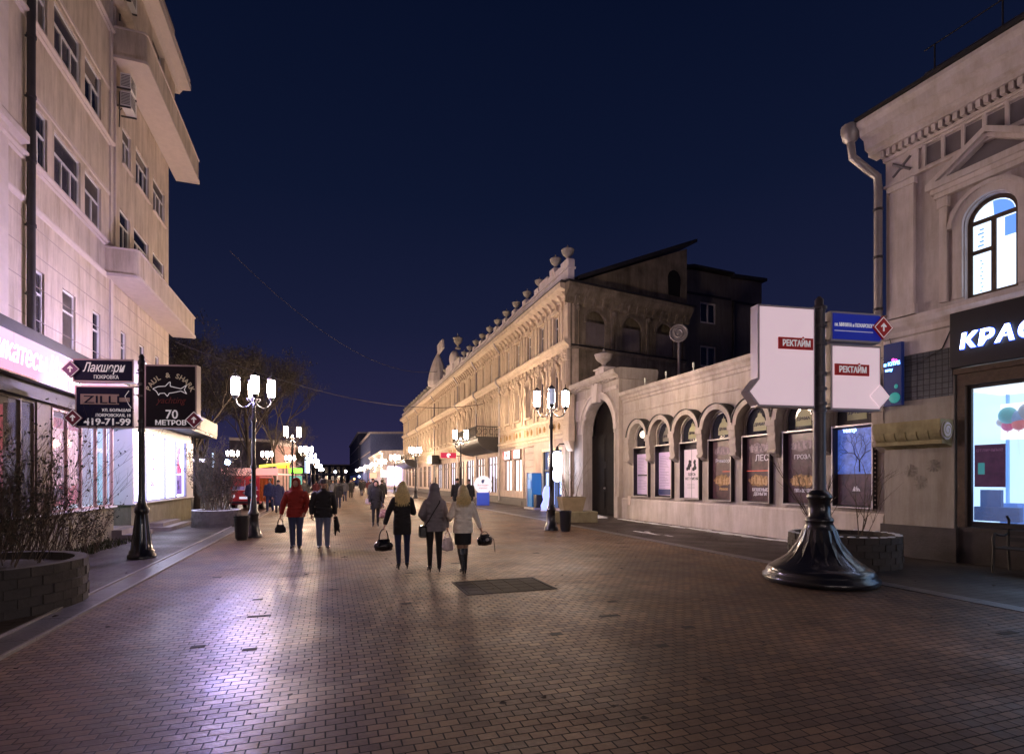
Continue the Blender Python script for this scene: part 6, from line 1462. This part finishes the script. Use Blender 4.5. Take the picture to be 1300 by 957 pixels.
        if hood and vox < .02:
            b_ = MB(); n = 18
            b_.tube([(hc.x+.085*math.cos(a), hc.y+.062, hc.z+.0+.115*math.sin(a)) for a in [2*PI*i/n for i in range(n+1)]], .016, 6, caps=False); b_.build('hood_rim', top, jo)
            b_ = MB(); b_.sphere(tuple(hc+V3(0,.03,-.01)), .07,.078,.095, 14, 10); 
            b_.sphere(tuple(hc+V3(0,.108,-.02)), .012,.014,.02, 8, 6); b_.build('face', skin, body)
            b_ = MB(); b_.sphere(tuple(hc+V3(-.028,.098,.008)), .009,.006,.006, 8, 6); b_.sphere(tuple(hc+V3(.028,.098,.008)), .009,.006,.006, 8, 6); b_.box(hc.x-.02,hc.y+.094,hc.z-.058,hc.x+.02,hc.y+.101,hc.z-.052); b_.build('features', hairD, body)
    if skirt:
        blob('skirt', [('loft', 0, [(0,0,.56+dz,.165,.125),(0,0,.7+dz,.175,.13),(0,0,.85+dz,.17,.13),(0,0,.95+dz,.155,.12)])], [skirt], t, vox, 2)
    if hair:
        hm, ln = hair; Q = [('ell', 0, tuple(hc+V3(0,-.022,.028)), .096,.100,.106)]
        if ln > 0: Q.append(('loft', 0, [(0,-.105,hc.z-ln,.115,.035),(0,-.11,hc.z-ln*.75,.145,.050),(0,-.095,hc.z-ln*.45,.135,.066),(0,-.06,hc.z-.06,.112,.082),(0,-.035,hc.z+.03,.098,.088)]))
        ho = blob('hair', Q, [hm], t, vox, 2); rr = random.Random(9)
        if ln > 0 and vox < .02:
            b_ = MB()
            for i in range(150):
                a = PI+rr.uniform(.03,PI-.03); 
                pts = [(hc.x+.03*math.cos(a), hc.y-.01, hc.z+.125), (hc.x+.098*math.cos(a), hc.y-.02+.099*math.sin(a), hc.z+.03), (hc.x+.118*math.cos(a), -.055+.092*math.sin(a)+.005, hc.z-.08), (hc.x+.142*math.cos(a)+rr.uniform(-.01,.01), -.09+.07*math.sin(a), hc.z-ln*.5), (hc.x+.125*math.cos(a)+rr.uniform(-.03,.03), -.105+.05*math.sin(a), hc.z-ln-rr.uniform(-.02,.06))]
                b_.tube(pts, [.003,.005,.005,.005,.002], 4, caps=False)
            b_.build('strands', hm, ho)
        if ln == 0 and hat is None: pass
    if hat:
        Q = [('ell', 0, tuple(hc+V3(0,-.008,.05)), .086,.103,.082), ('loft', 0, [(hc.x,hc.y-.005,hc.z+.02,.083,.10),(hc.x,hc.y-.005,hc.z+.06,.087,.104)])]; blob('hat', Q, [hat], t, vox, 2)
    if vox < .02 and not hood and face > 1:
        b_ = MB(); b_.sphere(tuple(hc+V3(-.028,.086,.008)), .010,.007,.007, 8, 6); b_.sphere(tuple(hc+V3(.028,.086,.008)), .010,.007,.007, 8, 6); b_.box(hc.x-.022,hc.y+.088,hc.z-.060,hc.x+.022,hc.y+.096,hc.z-.054); b_.build('features', hairD, body)
    t.scale = (s,)*3
    mtx = Matrix.Translation(Vector(loc)) @ Matrix.Rotation(face, 4, 'Z') @ Matrix.Scale(s, 4)
    grip = {sd: mtx @ (S[sd][2]+S[sd][3]*.115) for sd in 'lr'}
    return t, grip, mtx
def handbag(name, label, grip, w_, h_, d_, m, drop=.12, rz=0, cat='bag', handles=2, hm=None):
    g = grip; t = root(name, label, cat, (g.x, g.y, g.z-drop-h_), rz)
    Q = [('ell', 0, (0,0,h_*.42), w_*.54, d_*.55, h_*.46), ('cap',0,(-w_*.36,0,h_*.22),(w_*.36,0,h_*.2),h_*.2,h_*.2), ('cap',0,(-w_*.26,0,h_*.8),(w_*.28,0,h_*.84),h_*.13,h_*.11), ('ell',0,(w_*.3,d_*.1,h_*.35),w_*.2,d_*.4,h_*.3), ('ell',0,(-w_*.28,-d_*.12,h_*.38),w_*.2,d_*.42,h_*.28)]
    blob('bag_body', Q, [m], t, .009, 2)
    b = MB()
    for k in range(handles):
        y = (-1)**k*d_*.12; b.tube([(w_*.25*math.cos(a), y*(1-.6*math.sin(a)), h_*.88+(drop+h_*.14)*math.sin(a)) for a in [PI*i/10 for i in range(11)]], .008, 6, caps=False)
    b.build('handle', hm or m, t); return t
blk = fab('black', (.014,.013,.015)); lea = mat('leather_black', (.012,.011,.012), .25, bump=.3, bscale=40, coat=.4); navy = fab('navy_denim', (.018,.024,.07)); dark = fab('charcoal', (.02,.02,.024))
# the three women walking away
A_ = -.06
p, g, m_ = person('blonde woman in a short black jacket and navy jeans walking away with a black bag', (1.32,10.36,0), A_, 1.62, 'f', .010, legs={'l': ((.0,-.06,-1),(.02,-.22,-1)), 'r': ((.02,.04,-1),(0,-.02,-1))}, arms={'l': ((-.42,-.12,-1),(-.28,.06,-1)), 'r': ((.22,.05,-1),(-.25,1.0,.15))}, trousers=navy, shoes=lea, top=blk, jacket='mid', jw=1.08, hair=(hairB, .33), heel=True, flare=.93)
handbag('black_handbag', 'glossy black handbag in the left hand of the blonde in black', g['l'], .34,.24,.22, lea, .17, .1)
p, g, m_ = person('woman in a hooded grey jacket walking between the two blondes', (1.84,9.85,0), A_, 1.58, 'f', .010, legs={'l': ((.0,.03,-1),(0,-.05,-1)), 'r': ((.02,-.01,-1),(.0,-.10,-1))}, arms={'l': ((-.40,-.16,-1),(.25,.75,-.4)), 'r': ((.26,-.02,-1),(.12,.12,-1))}, trousers=mat('trouser_black', (.02,.016,.016), .8), shoes=lea, top=fab('slate', (.21,.19,.21)), jacket='short', jw=1.16, hood=True, heel=True, flare=1.12)
b = MB(); pts = [m_ @ V3(*q) for q in [(.115,-.02,1.52),(.09,-.15,1.42),(-.02,-.178,1.25),(-.13,-.175,1.06),(-.215,-.10,.93)]]; 
sb = root('shoulder_bag', 'small dark shoulder bag on a long strap across the grey jacket', 'bag', tuple(pts[-1])); b.tube([q-pts[-1] for q in pts], .011, 5); b.build('strap', lea, sb); MB().bbox(-.09,-.05,-.2,.05,.12,.02,.03).build('bag_body', lea, sb)
handbag('plastic_bag', 'thin pinkish white plastic bag hanging from the right hand of the woman in grey', g['r'], .20,.27,.13, mat('plastic_white', (.85,.72,.72), .35, var=.15, vscale=12, bump=.8, bscale=18), .08, .2)
p, g, m_ = person('blonde woman in a white quilted jacket, black skirt and tall boots walking away', (2.30,9.50,0), A_, 1.56, 'f', .010, legs={'l': ((.06,-.02,-1),(.12,-.12,-1)), 'r': ((-.10,.05,-1),(.0,-.02,-1))}, arms={'l': ((-.36,-.05,-1),(.1,.85,-.25)), 'r': ((.36,-.02,-1),(.42,.10,-1))}, trousers=blk, boots=lea, top=fab('ivory', (.86,.78,.66), .7), jacket='short', jw=1.16, hair=(hairB, .27), skirt=blk, heel=True, flare=1.0)
hb = handbag('slouchy_bag', 'slouchy black bag with a dangling strap in the right hand of the white jacketed blonde', g['r']+V3(.05,0,0), .30,.22,.2, lea, .03, .3, handles=1)
b = MB(); b.tube([(.12,0,.16),(.2,0,.1),(.22,0,-.05),(.23,0,-.14)], .007, 5); b.build('strap', lea, hb)
b = MB(); b.sphere((-.02,-.115,.12), .035,.01,.03); b.build('buckle', M['pipeL'], hb)
# the two walking towards the camera
F_ = PI-.1
p, g, m_ = person('man in a red hooded jacket and jeans walking towards the camera', (-.78,14.3,0), F_, 1.74, 'm', .011, legs={'l': ((.03,.07,-1),(0,-.05,-1)), 'r': ((-.02,-.06,-1),(-.0,-.12,-1))}, arms={'l': ((-.34,.05,-1),(.30,.4,-.9)), 'r': ((.36,.0,-1),(.18,.08,-1))}, trousers=fab('jeans', (.045,.06,.13)), shoes=lea, top=fab('red', (.30,.022,.014)), jacket='short', jw=1.24, hood=True)
handbag('square_bag', 'small square black bag in the hand of the red hooded man', g['r'], .24,.22,.1, blk, .14, PI)
p, g, m_ = person('man in a black jacket and pale jeans beside the red hooded man', (-.14,14.1,0), F_+.15, 1.72, 'm', .011, legs={'l': ((.0,.04,-1),(0,-.04,-1)), 'r': ((-.0,-.03,-1),(-.0,-.08,-1))}, arms={'l': ((-.28,.0,-1),(-.06,.2,-1)), 'r': ((.28,.0,-1),(.02,.3,-1))}, trousers=fab('pale_jeans', (.15,.17,.26)), shoes=lea, top=fab('black2', (.015,.013,.016)), jacket='short', jw=1.24, hat=fab('grey_knit', (.12,.11,.13)), headtilt=(.0,.02))
t = root('folded_garment', 'dark garment dangling from the hand of the man in the black jacket', 'garment', tuple(g['l'])); blob('cloth', [('cap',0,(0,0,.02),(.03,0,-.2),.05,.07),('cap',0,(.03,0,-.2),(.09,0,-.34),.05,.02),('cap',0,(.0,0,-.2),(-.01,0,-.42),.05,.015)], [blk], t, .012, 2)
# woman coming forward
p, g, m_ = person('woman in a black coat and fur hood walking towards the camera with a shopping bag', (1.61,20.1,0), PI-.1, 1.62, 'f', .014, legs={'l': ((.02,-.05,-1),(.02,-.15,-1)), 'r': ((.02,.07,-1),(0,0,-1))}, arms={'l': ((-.25,.0,-1),(-.18,.2,-1)), 'r': ((.22,.0,-1),(.0,.6,-.8))}, trousers=dark, shoes=lea, top=blk, jacket='mid', jw=1.12, hood=True, heel=True)
handbag('shopping_bag', 'red and white patterned shopping bag beside the woman in the long black coat', g['l'], .28,.34,.16, mat('bag_redwhite', (.25,.05,.06), .5, var=.5, vscale=14, var_col=(.55,.35,.35)), .10, .1)
# couple behind the hooded woman
person('man in a black coat and flat cap, ahead of the woman in grey', (6.05,26.2,0), -.05, 1.78, 'm', .02, trousers=dark, shoes=lea, top=blk, jacket='mid', jw=1.15, hat=blk, fingers=False)
person('man in a black coat walking beside the one in the flat cap', (6.75,26.6,0), .05, 1.74, 'm', .02, trousers=dark, shoes=lea, top=blk, jacket='mid', jw=1.2, hat=dark, fingers=False)
wk = [{'l': ((.0,.15,-1),(0,.0,-1)), 'r': ((0,-.12,-1),(0,-.35,-1))}, {'l': ((.0,-.12,-1),(0,-.3,-1)), 'r': ((0,.16,-1),(0,.02,-1))}, None]
tops = {'navy jacket': fab('c_navy', (.03,.035,.09)), 'dark blue coat': fab('c_blue', (.035,.035,.08)), 'grey coat': fab('c_grey', (.09,.09,.11)), 'black coat': blk, 'maroon coat': fab('c_maroon', (.10,.02,.03)), 'brown jacket': fab('c_brown', (.07,.045,.03))}
crowd = [((-4.15,33.0),'navy jacket',.2,1.75,'short','man in a navy jacket standing beside the red van'),((-3.0,31.2),'navy jacket',2.9,1.78,'short','man in a navy jacket between the van and the red hooded man'),((-2.45,29.6),'dark blue coat',.2,1.70,'long','figure in a long dark blue coat right of the left lamp post'),
 ((.52,33.4),'black coat',3.0,1.74,'mid','man in a dark coat standing just right of the man in the black jacket'),((.25,40),'grey coat',.1,1.72,'mid','greyish figure behind the dark coated man'),((1.15,44),'grey coat',.2,1.74,'short','figure in a grey jacket a little farther down the street'),
 ((2.35,31.4),'grey coat',.1,1.80,'short','broad man in a grey jacket with a white bag near the long coated woman'),((3.0,33.0),'black coat',.2,1.72,'mid','dark figure just behind the woman in the long coat'),
 ((1.9,52),'black coat',.1,1.75,'mid','distant walker in black in the middle of the street'),((-.3,50),'brown jacket',3.1,1.7,'short','distant walker in brown left of the street centre'),((.9,60),'dark blue coat',.1,1.75,'mid','distant walker in dark blue behind the grey jacket'),((-1.0,46),'maroon coat',3.0,1.68,'mid','walker in maroon behind the red hooded man'),
 ((-1.5,37),'black coat',.4,1.76,'short','dark figure behind the red hooded man, near the second left lamp'),((3.2,58),'black coat',.2,1.73,'mid','distant dark walker near the street middle, right of the others'),((4.3,64),'maroon coat',3.0,1.68,'mid','distant walker in maroon before the right lamps'),((2.6,72),'navy jacket',.1,1.75,'short','tiny far walker in navy'),((5.6,60),'grey coat',.1,1.72,'mid','tiny far walker in grey by the right lamp row')]
for i, ((x, y), c, f, h, jk, lab) in enumerate(crowd):
    _, g, _m = person(lab, (x,y,0), f, h, 'm' if i % 3 else 'f', .024 if y < 40 else .034, legs=wk[i % 3], trousers=navy if i % 2 else dark, shoes=lea, top=tops[c], jacket=jk, jw=1.14, hair=(hairD, 0) if i % 2 else None, hat=dark if not i % 2 else None, group='people walking down the street', fingers=False)
    if i == 6: handbag('white_bag', 'white bag carried by the broad man in the grey jacket', g['l'], .28,.34,.12, mat('plastic_white2', (.7,.6,.66), .5), .1, .1)
# farthest crowd: small dark figures that share one look
proto = None
rr = random.Random(77)
for i in range(22):
    x, y = rr.uniform(-1.6,6.6), rr.uniform(68,120)
    if proto is None:
        proto, _, _ = person('tiny dark figure in the far crowd at the end of the street', (x,y,0), .1, 1.74, 'm', .035, trousers=dark, shoes=lea, top=blk, jacket='mid', jw=1.12, hair=(hairD,0), group='far crowd at the end of the street', fingers=False)
    else: dup(proto, loc=(x,y,0), rz=rr.uniform(-.4,.4))
